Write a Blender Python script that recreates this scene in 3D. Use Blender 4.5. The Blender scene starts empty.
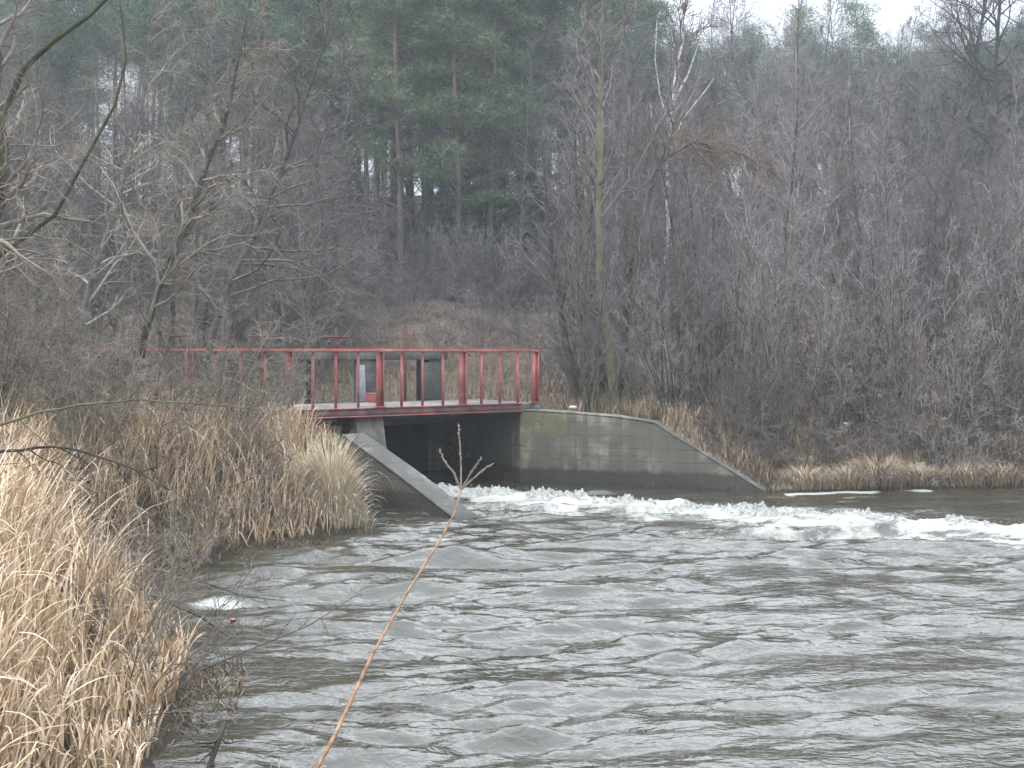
import bpy, math, random
import numpy as np
from mathutils import Vector

rad = math.radians
scene = bpy.context.scene
COL = scene.collection
F = 1100.0; EYE = 2.5; HZ = 352.0

def at(u, v, Y):
    return Vector(((u - 512) / F * Y, Y, EYE - (v - HZ) / F * Y))

# ---------------------------------------------------------------- objects
def from_arrays(name, verts, quads=None, tris=None, mat=None, parent=None, smooth=True, attrs=None):
    me = bpy.data.meshes.new(name)
    verts = np.asarray(verts, dtype=np.float32).reshape(-1, 3)
    nq = 0 if quads is None else len(quads)
    nt = 0 if tris is None else len(tris)
    me.vertices.add(len(verts)); me.vertices.foreach_set('co', verts.ravel())
    idx = []
    if nq: idx.append(np.asarray(quads, dtype=np.int32).ravel())
    if nt: idx.append(np.asarray(tris, dtype=np.int32).ravel())
    idx = np.concatenate(idx)
    me.loops.add(len(idx)); me.loops.foreach_set('vertex_index', idx)
    me.polygons.add(nq + nt)
    st = np.concatenate([np.arange(nq) * 4, nq * 4 + np.arange(nt) * 3]).astype(np.int32)
    me.polygons.foreach_set('loop_start', st)
    me.update(calc_edges=True)
    if smooth:
        me.polygons.foreach_set('use_smooth', np.ones(nq + nt, dtype=bool))
    if attrs:
        for k, a in attrs.items():
            at_ = me.attributes.new(k, 'FLOAT', 'POINT')
            at_.data.foreach_set('value', np.asarray(a, dtype=np.float32))
    if mat: me.materials.append(mat)
    o = bpy.data.objects.new(name, me); COL.objects.link(o)
    if parent: o.parent = parent
    return o

class MB:
    """collects boxes / prisms / tubes into one mesh"""
    def __init__(s): s.v = []; s.q = []; s.t = []
    def verts(s, vs):
        n = len(s.v); s.v += [tuple(x) for x in vs]; return n
    def hexa(s, b, t):
        """b, t: four bottom and four top points, same order (ccw from above)"""
        n = s.verts(list(b) + list(t))
        s.q += [(n+3, n+2, n+1, n), (n+4, n+5, n+6, n+7)]
        for i in range(4):
            j = (i + 1) % 4
            s.q.append((n+i, n+j, n+4+j, n+4+i))
    def obox(s, c, ax, ay, hx, hy, z0, z1):
        c = Vector(c); ax = Vector(ax); ay = Vector(ay)
        pts = [c - ax*hx - ay*hy, c + ax*hx - ay*hy, c + ax*hx + ay*hy, c - ax*hx + ay*hy]
        s.hexa([(p.x, p.y, z0) for p in pts], [(p.x, p.y, z1) for p in pts])
    def tube(s, pts, r, sides=8, cap=True):
        P = [Vector(p) for p in pts]
        if not isinstance(r, (list, tuple)): r = [r] * len(P)
        rings = []
        up = Vector((0, 0, 1)) if abs((P[-1]-P[0]).normalized().z) < .8 else Vector((1, 0, 0))
        for i, p in enumerate(P):
            t = (P[min(i+1, len(P)-1)] - P[max(i-1, 0)]).normalized()
            u = t.cross(up).normalized(); w = t.cross(u)
            rings.append(s.verts([p + (u*math.cos(a) + w*math.sin(a))*r[i] for a in [k*2*math.pi/sides for k in range(sides)]]))
        for a, b in zip(rings, rings[1:]):
            for k in range(sides):
                l = (k+1) % sides
                s.q.append((a+k, a+l, b+l, b+k))
        if cap:
            for rg, p in ((rings[0], P[0]), (rings[-1], P[-1])):
                c = s.verts([p])
                for k in range(sides): s.t.append((c, rg+k, rg+(k+1) % sides))
    def torus(s, c, R, r, n=24, m=6):
        base = len(s.v)
        for i in range(n):
            a = i*2*math.pi/n
            for j in range(m):
                b = j*2*math.pi/m
                s.v.append((c[0]+(R+r*math.cos(b))*math.cos(a), c[1]+(R+r*math.cos(b))*math.sin(a), c[2]+r*math.sin(b)))
        for i in range(n):
            for j in range(m):
                s.q.append((base+i*m+j, base+((i+1) % n)*m+j, base+((i+1) % n)*m+(j+1) % m, base+i*m+(j+1) % m))
    def build(s, name, mat, parent=None, bevel=0.0, smooth=False):
        o = from_arrays(name, s.v, s.q or None, s.t or None, mat, parent, smooth)
        if bevel:
            m = o.modifiers.new('bevel', 'BEVEL'); m.width = bevel; m.segments = 2; m.limit_method = 'ANGLE'
        return o

def tag(o, label=None, cat=None, group=None, kind=None):
    if label: o['label'] = label
    if cat: o['category'] = cat
    if group: o['group'] = group
    if kind: o['kind'] = kind
    return o
def empty(name, loc, label=None, cat=None, group=None):
    o = bpy.data.objects.new(name, None); COL.objects.link(o); o.location = loc
    o.empty_display_size = .2
    return tag(o, label, cat, group)
def dup(root, loc, rz, sc, label=None, group=None):
    r = root.copy(); COL.objects.link(r); r.location = loc
    r.rotation_euler = (0, 0, rz); r.scale = (sc, sc, sc)
    if label: r['label'] = label
    if group: r['group'] = group
    for ch in KIDS.get(root.name, []):
        c = ch.copy(); COL.objects.link(c); c.parent = r
    return r
KIDS = {}

# ---------------------------------------------------------------- numpy noise
def vnoise(x, y, seed=0):
    xi = np.floor(x).astype(np.int64); yi = np.floor(y).astype(np.int64)
    fx = x - xi; fy = y - yi
    fx = fx*fx*(3-2*fx); fy = fy*fy*(3-2*fy)
    def h(a, b):
        n = (a*374761393 + b*668265263 + seed*974711) & 0xffffffff
        n = ((n ^ (n >> 13)) * 1274126177) & 0xffffffff
        n = n ^ (n >> 16)
        return (n & 0xffff) / 65535.0
    a = h(xi, yi); b = h(xi+1, yi); c = h(xi, yi+1); d = h(xi+1, yi+1)
    return (a*(1-fx)+b*fx)*(1-fy) + (c*(1-fx)+d*fx)*fy
def fbm(x, y, o=4, seed=0):
    s = 0; a = .5; t = 0
    for i in range(o):
        s = s + a*vnoise(x*2**i, y*2**i, seed+i*17); t += a; a *= .5
    return s/t
def sstep(x): x = np.clip(x, 0, 1); return x*x*(3-2*x)

# ---------------------------------------------------------------- materials
def mat_new(name):
    m = bpy.data.materials.new(name); m.use_nodes = True
    nt = m.node_tree; nt.nodes.clear()
    out = nt.nodes.new('ShaderNodeOutputMaterial')
    b = nt.nodes.new('ShaderNodeBsdfPrincipled')
    nt.links.new(b.outputs[0], out.inputs[0])
    return m, nt, b
def nd(nt, t, **kw):
    n = nt.nodes.new(t)
    for k, v in kw.items():
        if k in n.inputs: n.inputs[k].default_value = v
        else: setattr(n, k, v)
    return n
def noise(nt, scale, detail=4, rough=.55, vec=None, dist=0):
    n = nd(nt, 'ShaderNodeTexNoise'); n.inputs['Scale'].default_value = scale
    n.inputs['Detail'].default_value = detail; n.inputs['Roughness'].default_value = rough
    n.inputs['Distortion'].default_value = dist
    if vec is not None: nt.links.new(vec, n.inputs['Vector'])
    return n.outputs['Fac']
def ramp(nt, fac, stops):
    r = nd(nt, 'ShaderNodeValToRGB'); e = r.color_ramp.elements
    while len(e) > 1: e.remove(e[-1])
    e[0].position = stops[0][0]; e[0].color = (*stops[0][1], 1)
    for p, c in stops[1:]:
        x = e.new(p); x.color = (*c, 1)
    nt.links.new(fac, r.inputs[0]); return r.outputs[0]
def mix(nt, f, a, b, mode='MIX'):
    m = nd(nt, 'ShaderNodeMix', data_type='RGBA', blend_type=mode)
    for s, v in ((m.inputs[0], f), (m.inputs[6], a), (m.inputs[7], b)):
        if isinstance(v, (int, float)): s.default_value = v
        elif isinstance(v, tuple): s.default_value = (*v, 1)
        else: nt.links.new(v, s)
    return m.outputs[2]
def maths(nt, op, a, b=None, c=None, clamp=False):
    m = nd(nt, 'ShaderNodeMath', operation=op, use_clamp=clamp)
    for i, v in enumerate((a, b, c)):
        if v is None: continue
        if isinstance(v, (int, float)): m.inputs[i].default_value = v
        else: nt.links.new(v, m.inputs[i])
    return m.outputs[0]
def mrange(nt, v, a, b, c=0, d=1):
    m = nd(nt, 'ShaderNodeMapRange'); nt.links.new(v, m.inputs[0])
    for i, x in enumerate((a, b, c, d)): m.inputs[i+1].default_value = x
    return m.outputs[0]
def bump(nt, b, h, strength, dist):
    n = nd(nt, 'ShaderNodeBump'); n.inputs['Strength'].default_value = strength; n.inputs['Distance'].default_value = dist
    nt.links.new(h, n.inputs['Height']); nt.links.new(n.outputs[0], b.inputs['Normal'])
    return n
def wpos(nt): return nd(nt, 'ShaderNodeNewGeometry').outputs['Position']
def opos(nt): return nd(nt, 'ShaderNodeTexCoord').outputs['Object']

def bark(name, c1, c2, scale=6, rnd=.35, rough=.9):
    m, nt, b = mat_new(name)
    n = noise(nt, scale, 5, .6, opos(nt))
    c = ramp(nt, n, [(.35, c1), (.65, c2)])
    oi = nd(nt, 'ShaderNodeObjectInfo')
    k = mrange(nt, oi.outputs['Random'], 0, 1, 1-rnd, 1+rnd)
    hs = nd(nt, 'ShaderNodeHueSaturation'); nt.links.new(k, hs.inputs['Value']); nt.links.new(c, hs.inputs['Color'])
    nt.links.new(hs.outputs[0], b.inputs['Base Color'])
    b.inputs['Roughness'].default_value = rough; b.inputs['Specular IOR Level'].default_value = .25
    return m

M = {}
M['bark_dark'] = bark('bark_dark', (.035, .032, .028), (.085, .078, .07))
M['bark_grey'] = bark('bark_grey', (.075, .07, .065), (.16, .15, .14))
M['twig_grey'] = bark('twig_grey', (.12, .107, .097), (.22, .20, .185))
M['twig_left'] = bark('twig_left', (.15, .13, .105), (.30, .265, .22))
M['twig_right'] = bark('twig_right', (.13, .115, .112), (.27, .24, .238), 6, .5)
M['twig_far'] = bark('twig_far', (.145, .132, .135), (.26, .24, .245))
M['bark_olive'] = bark('bark_olive', (.10, .095, .06), (.18, .165, .11), 3)
M['bark_slim'] = bark('bark_slim', (.05, .047, .034), (.16, .15, .11), 3, .6)
M['bark_moss'] = bark('bark_moss', (.045, .045, .028), (.10, .10, .055), 3)
M['twig_rust'] = bark('twig_rust', (.19, .145, .11), (.31, .24, .185))
M['shoot'] = bark('shoot', (.15, .085, .05), (.33, .20, .13), 40)
M['bud'] = bark('bud', (.22, .17, .14), (.32, .26, .22), 30)

def pine_bark():
    m, nt, b = mat_new('pine_bark')
    p = opos(nt)
    mp = nd(nt, 'ShaderNodeMapping'); mp.inputs['Scale'].default_value = (1, 1, .3); nt.links.new(p, mp.inputs[0])
    n = noise(nt, 14, 5, .7, mp.outputs[0])
    c1 = ramp(nt, n, [(.3, (.06, .05, .045)), (.7, (.15, .125, .11))])
    c2 = ramp(nt, n, [(.3, (.17, .10, .07)), (.7, (.27, .17, .12))])
    sx = nd(nt, 'ShaderNodeSeparateXYZ'); nt.links.new(p, sx.inputs[0])
    nt.links.new(mix(nt, mrange(nt, sx.outputs[2], 3, 8), c1, c2), b.inputs['Base Color'])
    b.inputs['Roughness'].default_value = .95
    return m
M['pine_bark'] = pine_bark()
def birch_bark():
    m, nt, b = mat_new('birch_bark')
    mp = nd(nt, 'ShaderNodeMapping'); mp.inputs['Scale'].default_value = (1, 1, 5); nt.links.new(opos(nt), mp.inputs[0])
    n = noise(nt, 2.0, 4, .7, mp.outputs[0])
    nt.links.new(ramp(nt, n, [(.36, (.10, .09, .085)), (.48, (.55, .54, .52)), (.7, (.68, .67, .65))]), b.inputs['Base Color'])
    b.inputs['Roughness'].default_value = .7
    return m
M['birch_bark'] = birch_bark()
def needles(name, c1, c2):
    m, nt, b = mat_new(name)
    n = noise(nt, 1.2, 3, .6, opos(nt))
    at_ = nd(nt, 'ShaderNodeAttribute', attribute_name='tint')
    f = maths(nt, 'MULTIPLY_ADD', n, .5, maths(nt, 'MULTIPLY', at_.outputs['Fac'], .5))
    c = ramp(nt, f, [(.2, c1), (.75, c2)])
    oi = nd(nt, 'ShaderNodeObjectInfo')
    hs = nd(nt, 'ShaderNodeHueSaturation'); nt.links.new(mrange(nt, oi.outputs['Random'], 0, 1, .7, 1.3), hs.inputs['Value']); nt.links.new(c, hs.inputs['Color'])
    nt.links.new(hs.outputs[0], b.inputs['Base Color'])
    b.inputs['Roughness'].default_value = .7; b.inputs['Specular IOR Level'].default_value = .3
    return m
M['needle_pine'] = needles('needle_pine', (.045, .085, .052), (.15, .225, .135))
M['needle_near'] = needles('needle_near', (.025, .05, .032), (.20, .27, .14))
M['needle_spruce'] = needles('needle_spruce', (.03, .05, .038), (.075, .115, .075))

def straw(name, stops):
    m, nt, b = mat_new(name)
    a = nd(nt, 'ShaderNodeAttribute', attribute_name='tint')
    c = ramp(nt, a.outputs['Fac'], stops)
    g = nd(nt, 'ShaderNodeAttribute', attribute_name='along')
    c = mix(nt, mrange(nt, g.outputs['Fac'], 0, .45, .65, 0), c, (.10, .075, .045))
    n = noise(nt, 1.1, 3, .5, wpos(nt))
    c = mix(nt, mrange(nt, n, .48, .7, 0, .25), c, (.20, .15, .10))
    nt.links.new(c, b.inputs['Base Color'])
    b.inputs['Roughness'].default_value = .75; b.inputs['Specular IOR Level'].default_value = .3
    return m
M['reed'] = straw('reed', [(0, (.24, .155, .09)), (.35, (.50, .36, .225)), (.75, (.70, .54, .37)), (1, (.84, .73, .57))])
M['reed_clump'] = straw('reed_clump', [(0, (.30, .23, .15)), (.5, (.55, .44, .30)), (1, (.76, .66, .50))])
M['reed_far'] = straw('reed_far', [(0, (.18, .135, .095)), (.4, (.34, .265, .185)), (1, (.56, .46, .34))])
M['litter_grass'] = straw('litter_grass', [(0, (.15, .11, .075)), (.5, (.27, .205, .14)), (1, (.40, .32, .23))])

def mat_ground():
    m, nt, b = mat_new('ground_soil')
    p = wpos(nt)
    n1 = noise(nt, .35, 5, .6, p); n2 = noise(nt, 9, 6, .7, p); n3 = noise(nt, 1.6, 4, .6, p)
    c = ramp(nt, n2, [(.3, (.03, .024, .018)), (.5, (.085, .066, .048)), (.7, (.19, .15, .11))])
    c = mix(nt, mrange(nt, n1, .45, .6), c, ramp(nt, n3, [(.35, (.05, .042, .033)), (.7, (.17, .125, .09))]))
    c = mix(nt, mrange(nt, noise(nt, .8, 4, .6, p, 1), .58, .68, 0, .5), c, (.09, .095, .045))
    sx = nd(nt, 'ShaderNodeSeparateXYZ'); nt.links.new(p, sx.inputs[0])
    lf = maths(nt, 'MULTIPLY', mrange(nt, sx.outputs[2], 1.9, 2.6), mrange(nt, sx.outputs[2], 6.0, 4.2))
    c = mix(nt, maths(nt, 'MULTIPLY', lf, mrange(nt, n3, .35, .6, .1, .8)), c, ramp(nt, n2, [(.3, (.08, .055, .042)), (.6, (.27, .195, .15))]))
    c = mix(nt, mrange(nt, sx.outputs[2], .02, .2, .7, 0), c, (.03, .026, .02))
    nt.links.new(c, b.inputs['Base Color']); b.inputs['Roughness'].default_value = .95
    b.inputs['Specular IOR Level'].default_value = .2
    bump(nt, b, n2, .9, .08)
    return m
M['ground'] = mat_ground()

def mat_concrete(name, moss=True, base=(.19, .185, .16), wet=.33):
    m, nt, b = mat_new(name)
    p = wpos(nt)
    n1 = noise(nt, 1.7, 9, .72, p, .5); n2 = noise(nt, 26, 6, .75, p)
    c = ramp(nt, n1, [(.34, tuple(x*.40 for x in base)), (.5, base), (.66, tuple(x*1.5 for x in base))])
    c = mix(nt, .35, c, ramp(nt, n2, [(.3, (.08, .08, .075)), (.7, (.42, .41, .38))]), 'OVERLAY')
    # vertical run-off streaks
    mp = nd(nt, 'ShaderNodeMapping'); mp.inputs['Scale'].default_value = (3.2, 3.2, .35); nt.links.new(p, mp.inputs[0])
    st = noise(nt, 1.6, 4, .6, mp.outputs[0])
    c = mix(nt, mrange(nt, st, .48, .6, 0, .7), c, (.06, .06, .05))
    # board marks: horizontal bands
    mp2 = nd(nt, 'ShaderNodeMapping'); mp2.inputs['Scale'].default_value = (.25, .25, 7); nt.links.new(p, mp2.inputs[0])
    bd = noise(nt, 1.0, 3, .5, mp2.outputs[0])
    c = mix(nt, mrange(nt, bd, .42, .7, 0, .28), c, (.34, .33, .29))
    big = noise(nt, .55, 3, .6, p, .8)
    c = mix(nt, mrange(nt, big, .46, .53, 0, .8), c, tuple(x*.45 for x in base))
    sxb = nd(nt, 'ShaderNodeSeparateXYZ'); nt.links.new(p, sxb.inputs[0])
    fz = maths(nt, 'FRACT', maths(nt, 'ADD', maths(nt, 'DIVIDE', sxb.outputs[2], .235), maths(nt, 'MULTIPLY', noise(nt, 3, 2, .5, p), .12)))
    ln = maths(nt, 'MULTIPLY', mrange(nt, fz, .05, .09, 1, 0), mrange(nt, noise(nt, 2.2, 3, .6, p), .4, .55))
    c = mix(nt, maths(nt, 'MULTIPLY', ln, .55), c, (.05, .05, .042))
    if moss:
        ms = noise(nt, 2.3, 5, .7, p, .4)
        sx0 = nd(nt, 'ShaderNodeSeparateXYZ'); nt.links.new(p, sx0.inputs[0])
        # strongest near the bridge corner
        near = nd(nt, 'ShaderNodeVectorMath', operation='DISTANCE'); nt.links.new(p, near.inputs[0]); near.inputs[1].default_value = (.55, 21.0, 1.1)
        k = maths(nt, 'ADD', ms, mrange(nt, near.outputs['Value'], .0, .95, .20, -.06))
        c = mix(nt, mrange(nt, k, .52, .74, 0, .75), c, ramp(nt, n2, [(.35, (.10, .105, .03)), (.7, (.24, .215, .06))]))
    sx = nd(nt, 'ShaderNodeSeparateXYZ'); nt.links.new(p, sx.inputs[0])
    h = maths(nt, 'ADD', sx.outputs[2], maths(nt, 'MULTIPLY', noise(nt, 3.5, 7, .75, p), -.30))
    wt = mrange(nt, h, wet-.20, wet-.14, 1, 0)
    c = mix(nt, maths(nt, 'MULTIPLY', wt, .85), c, (.035, .035, .028))
    nt.links.new(c, b.inputs['Base Color'])
    nt.links.new(mrange(nt, wt, 0, 1, .9, .45), b.inputs['Roughness'])
    hh = maths(nt, 'ADD', n2, maths(nt, 'MULTIPLY', bd, .3))
    bump(nt, b, hh, .8, .03)
    return m
M['concrete'] = mat_concrete('concrete', True, (.26, .24, .20), .30)
M['concrete_light'] = mat_concrete('concrete_light', False, (.22, .215, .195), .05)
M['concrete_dark'] = mat_concrete('concrete_dark', False, (.07, .07, .062))
M['concrete_frame'] = mat_concrete('concrete_frame', False, (.16, .165, .15), -5)
M['concrete_pier'] = mat_concrete('concrete_pier', True, (.25, .24, .20), .4)
def paint_red():
    m, nt, b = mat_new('red_paint')
    p = wpos(nt)
    n = noise(nt, 3, 5, .6, p); n2 = noise(nt, 30, 4, .7, p)
    c = ramp(nt, n, [(.3, (.30, .08, .068)), (.55, (.42, .135, .12)), (.75, (.52, .29, .265))])
    c = mix(nt, mrange(nt, n2, .58, .70), c, (.13, .05, .03))
    c = mix(nt, mrange(nt, noise(nt, 9, 4, .7, p), .62, .7, 0, .5), c, (.45, .30, .27))
    nt.links.new(c, b.inputs['Base Color']); b.inputs['Roughness'].default_value = .6
    bump(nt, b, n2, .3, .004)
    return m
M['red'] = paint_red()
M['rust'] = bark('rusty_steel', (.06, .03, .022), (.16, .07, .05), 12, 0, .7)
M['rust_red'] = bark('rust_red', (.13, .045, .04), (.24, .09, .08), 9, 0, .7)
M['shade_black'] = bark('shade_black', (.012, .012, .011), (.03, .028, .025), 5, 0, .6)  # near-black: the shade under the deck and in the slots, put into the colour
M['plate'] = bark('pale_plate', (.24, .27, .32), (.36, .40, .45), 5, 0, .6)
M['beam'] = bark('faded_beam', (.14, .09, .085), (.26, .19, .18), 4, 0, .7)
M['white_trash'] = bark('white_trash', (.6, .62, .64), (.75, .75, .76), 8, 0, .5)
M['orange_trash'] = bark('orange_trash', (.6, .16, .06), (.65, .22, .08), 8, 0, .5)
M['deck'] = mat_concrete('deck_concrete', False, (.30, .29, .28), -5)

def mat_water(name, body=(.040, .038, .025), rough=.02):
    m, nt, b = mat_new(name)
    p = wpos(nt)
    a = nd(nt, 'ShaderNodeAttribute', attribute_name='foam')
    mp = nd(nt, 'ShaderNodeMapping'); mp.inputs['Scale'].default_value = (1, 1.9, 1); mp.inputs['Rotation'].default_value = (0, 0, rad(14)); nt.links.new(p, mp.inputs[0])
    n1 = noise(nt, 7.5, 3, .5, mp.outputs[0], .8); n2 = noise(nt, 19, 3, .5, mp.outputs[0], .3)
    fo = noise(nt, 7, 6, .75, mp.outputs[0], 1.2)
    k = maths(nt, 'SUBTRACT', maths(nt, 'ADD', a.outputs['Fac'], fo), 1.0)
    k = mrange(nt, k, -.10, .22)
    c = mix(nt, k, body, (.40, .41, .37))
    nt.links.new(c, b.inputs['Base Color'])
    nt.links.new(mrange(nt, k, 0, 1, rough, .8), b.inputs['Roughness'])
    b.inputs['IOR'].default_value = 1.68
    h = maths(nt, 'ADD', n1, maths(nt, 'MULTIPLY', n2, .28))
    h = maths(nt, 'ADD', h, maths(nt, 'MULTIPLY', k, .5))
    bump(nt, b, h, .45, .035)
    return m
M['water'] = mat_water('river_water')
M['pond'] = mat_water('pond_water', (.04, .045, .035), .03)
def mat_foam():
    m, nt, b = mat_new('foam')
    p = wpos(nt)
    n = noise(nt, 16, 6, .75, p)
    nt.links.new(ramp(nt, n, [(.34, (.14, .15, .13)), (.47, (.34, .35, .32)), (.64, (.56, .56, .53))]), b.inputs['Base Color'])
    b.inputs['Roughness'].default_value = .6
    bump(nt, b, n, .8, .04)
    return m
M['foam'] = mat_foam()

# ---------------------------------------------------------------- geometry of the place
P0 = np.array((-3.77, 18.6)); A = np.array((.838, .545)); N = np.array((-.545, .838))
def bp(s, t, z=0.0):
    q = P0 + A*s + N*t; return Vector((q[0], q[1], z))
AX = Vector((A[0], A[1], 0)); NX = Vector((N[0], N[1], 0))
WC = (.15, 21.15); WT = (4.62, 19.72)       # right wing wall: corner and tip
LC = (-2.85, 18.5); LT = (-.80, 16.6)       # left wing wall: corner and tip
RIVER = [(-1.2, 3.4), (-1.8, 5.0), (-2.15, 6.6), (-2.45, 8.6), (-3.2, 9.8), (-3.9, 11.3), (-3.8, 12.6), (-3.2, 14.0), (-2.25, 15.2),
         (-2.15, 16.3), (-2.7, 18.1), (-3.0, 19.1), (-4.9, 22.0), (-1.75, 24.05), (.15, 21.15), (4.6, 19.7), (7, 20.2), (10, 20.45),
         (14, 20.7), (20, 21), (60, 24), (60, -16), (8, 1.6), (2, 2.7)]
def poly_dist(X, Y, poly):
    d = np.full(X.shape, 1e9); ins = np.zeros(X.shape, bool)
    for (x0, y0), (x1, y1) in zip(poly, poly[1:]+poly[:1]):
        ex, ey = x1-x0, y1-y0
        t = np.clip(((X-x0)*ex+(Y-y0)*ey)/(ex*ex+ey*ey), 0, 1)
        d = np.minimum(d, np.hypot(X-x0-t*ex, Y-y0-t*ey))
        c = ((y0 > Y) != (y1 > Y)) & (X < (x1-x0)*(Y-y0)/((y1-y0) if y1 != y0 else 1e-9)+x0)
        ins ^= c
    return np.where(ins, -d, d)
def pq(s, t): q = P0+A*s+N*t; return (q[0], q[1])
POND = [pq(-4.5, 3.1), pq(4.7, 3.1), pq(5.6, 5), pq(5.8, 9), pq(3, 15), pq(-4, 16), pq(-12, 13), pq(-14, 8), pq(-8, 4.5)]
def gheight(X, Y):
    X = np.asarray(X, float); Y = np.asarray(Y, float)
    base = np.interp(Y, [-50, 0, 10, 20, 24, 32, 35.5, 40, 46, 56, 68, 74, 90, 140, 500], [1.4, 1.1, .8, 1.1, 1.3, 1.5, 2.0, 3.8, 4.9, 8.2, 12.0, 12.4, 11.4, 7, 5])
    # sharper cut bank in the middle, softer to the right
    soft = np.interp(Y, [-50, 24, 34, 48, 68, 500], [1.2, 1.25, 2.0, 6.2, 12.0, 5])
    k = sstep((X-2)/8)
    base = np.where(Y > 24, base*(1-k)+soft*k, base)
    base = base + (fbm(X*.35+9, Y*.35, 4, 3)-.5)*np.interp(Y, [0, 24, 45, 90], [.25, .3, 1.4, 2.0]) + (fbm(X*1.8, Y*1.8, 3, 5)-.5)*.16
    d = poly_dist(X, Y, RIVER)
    d = d + np.where((Y > 19.2) & (X > 4.9), .55*(fbm(X*1.1, Y*1.1, 4, 7)-.5), 0)+np.where((Y < 15) & (X < 0), .5*(fbm(X*1.3, Y*1.3, 4, 8)-.5), 0)
    # width of the bank slope
    W = np.full(X.shape, 1.7)
    W = np.where(Y > 19, 3.2, W)
    rel = (X-P0[0])*N[0]+(Y-P0[1])*N[1]
    W = np.where((X < .6) & (Y > 17.2), .3, W)
    z = .02+(base-.02)*sstep(d/W)
    # behind the right wing wall
    ex, ey = WT[0]-WC[0], WT[1]-WC[1]; L = math.hypot(ex, ey)
    t = ((X-WC[0])*ex+(Y-WC[1])*ey)/(L*L); off = ((X-WC[0])*(-ey)+(Y-WC[1])*ex)/L
    top = np.interp(t, [0, .56, 1], [1.42, 1.24, .02])-.07
    m = (t > -.02) & (t < 1.05) & (off > 0) & (off < 3)
    zw = np.where(off < .12, -.6, np.minimum(base, top+.5*np.maximum(off-.45, 0)))
    z = np.where(m, np.where(off < 3, zw*(1-sstep((off-1.5)/1.5))+np.minimum(base, z+1)*sstep((off-1.5)/1.5), z), z)
    z = np.where(d < 0, -.7*sstep(-d/.5), z)
    # around the pond and under the deck
    dp = poly_dist(X, Y, POND)
    z = np.where((d > 0) & (dp < 1.2), 1.0+(z-1.0)*sstep(dp/1.2), z)
    z = np.where(dp < 0, 1.0-.7*sstep(-dp/.6), z)
    sl = (X-P0[0])*A[0]+(Y-P0[1])*A[1]
    z = np.where((rel > -.1) & (rel < 3.0) & (sl < 4.9) & (sl > -12) & (d > 0), np.minimum(z, 1.15), z)
    return z
def gz(x, y): return float(gheight(np.array([x]), np.array([y]))[0])

def grid(xs, ys):
    X, Y = np.meshgrid(xs, ys)
    n = len(xs); m = len(ys)
    i = np.arange(n*m).reshape(m, n)
    q = np.stack([i[:-1, :-1], i[:-1, 1:], i[1:, 1:], i[1:, :-1]], -1).reshape(-1, 4)
    return X, Y, q
def axis(*seg):
    out = []
    for a, b, st in seg: out.append(np.arange(a, b, st))
    return np.concatenate(out+[np.array([seg[-1][1]])])
xs = axis((-600, -100, 50), (-100, -30, 2.5), (-30, -9, .5), (-9, 9, .17), (9, 30, .5), (30, 100, 2.5), (100, 600, 50))
ys = axis((-60, -5, 5), (-5, 8, .3), (8, 27, .17), (27, 50, .4), (50, 100, 1.2), (100, 900, 40))
X, Y, q = grid(xs, ys); Z = gheight(X, Y)
g = from_arrays('ground', np.stack([X, Y, Z], -1), q, None, M['ground'])
tag(g, kind='structure')

# ---------------------------------------------------------------- river
def jump_line(X):     # Y of the standing roller
    return np.interp(X, [-4, -1.4, .8, 2.05, 3.7, 5.3, 6.8, 9, 14], [20.5, 19.8, 18.7, 17.95, 17.1, 16.3, 15.5, 14.3, 12.2])
rs = np.random.RandomState(5)
def waves(X, Y):
    h = np.zeros_like(X)
    wx = X + .35*fbm(X*.7, Y*.7, 2, 31); wy = Y + .45*fbm(X*.6+7, Y*.8, 2, 33)
    for i in range(52):
        lam = .10*(9.0**rs.rand())
        th = rad(-80) + rs.randn()*.30
        amp = .0054*(lam/.5)**.9
        k = 2*math.pi/lam; ph = rs.rand()*6.28
        c = np.cos(k*(wx*math.cos(th)+wy*math.sin(th))+ph)
        if i % 2: c = 1.1-2.2*np.abs(np.sin((k*(wx*math.cos(th)+wy*math.sin(th))+ph)/2))**.9
        h += amp*c
    for i in range(12):
        lam = .9*(3.0**rs.rand()); th = rad(-82)+rs.randn()*.22; k = 2*math.pi/lam
        h += .0065*lam*np.cos(k*(wx*math.cos(th)+wy*math.sin(th))+rs.rand()*6.28)
    amp2 = .26+1.0*sstep((fbm(X*.65+3, Y*1.5, 3, 41)-.25)/.45)
    h = h*amp2
    return h + .25*np.maximum(h, 0)**1.2
xs = axis((-9, -5, .2), (-5, 9.5, .045), (9.5, 14, .12), (14, 60, 1.5))
ys = axis((-16, 3, .6), (3, 5, .1), (5, 12, .032), (12, 24.1, .045))
X, Y, q = grid(xs, ys)
H = waves(X, Y)
jl = jump_line(X); dj = Y-jl
env = np.exp(-(dj/.38)**2)
tur = fbm(X*3.2, Y*3.2, 5, 51)
inch = 1-sstep((Y-jl-1.0)/1.0)
H = H*(.35+.65*inch) + env*(.03+.16*(tur-.2)) + np.exp(-((dj+1.1)/.8)**2)*.10*(fbm(X*2, Y*2.6, 4, 52)-.5)
near = poly_dist(X, Y, RIVER)
foam = np.exp(-(dj/(.62-.012*np.clip(X, 0, 8)))**2)*.63 + np.exp(-((dj+1.0)/1.1)**2)*.36*sstep((tur-.3)/.35) + .20*np.exp(-((dj+2.0)/1.8)**2)+.14*np.exp(-((dj-1.2)/.9)**2)
foam += np.where((X > 4.8), np.exp(-((near+.22+.3*fbm(X*1.5, Y*0, 2, 62))/.17)**2)*.72*sstep((fbm(X*.7, X*0, 3, 61)-.42)/.1), 0)     # line along the far shore
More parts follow.
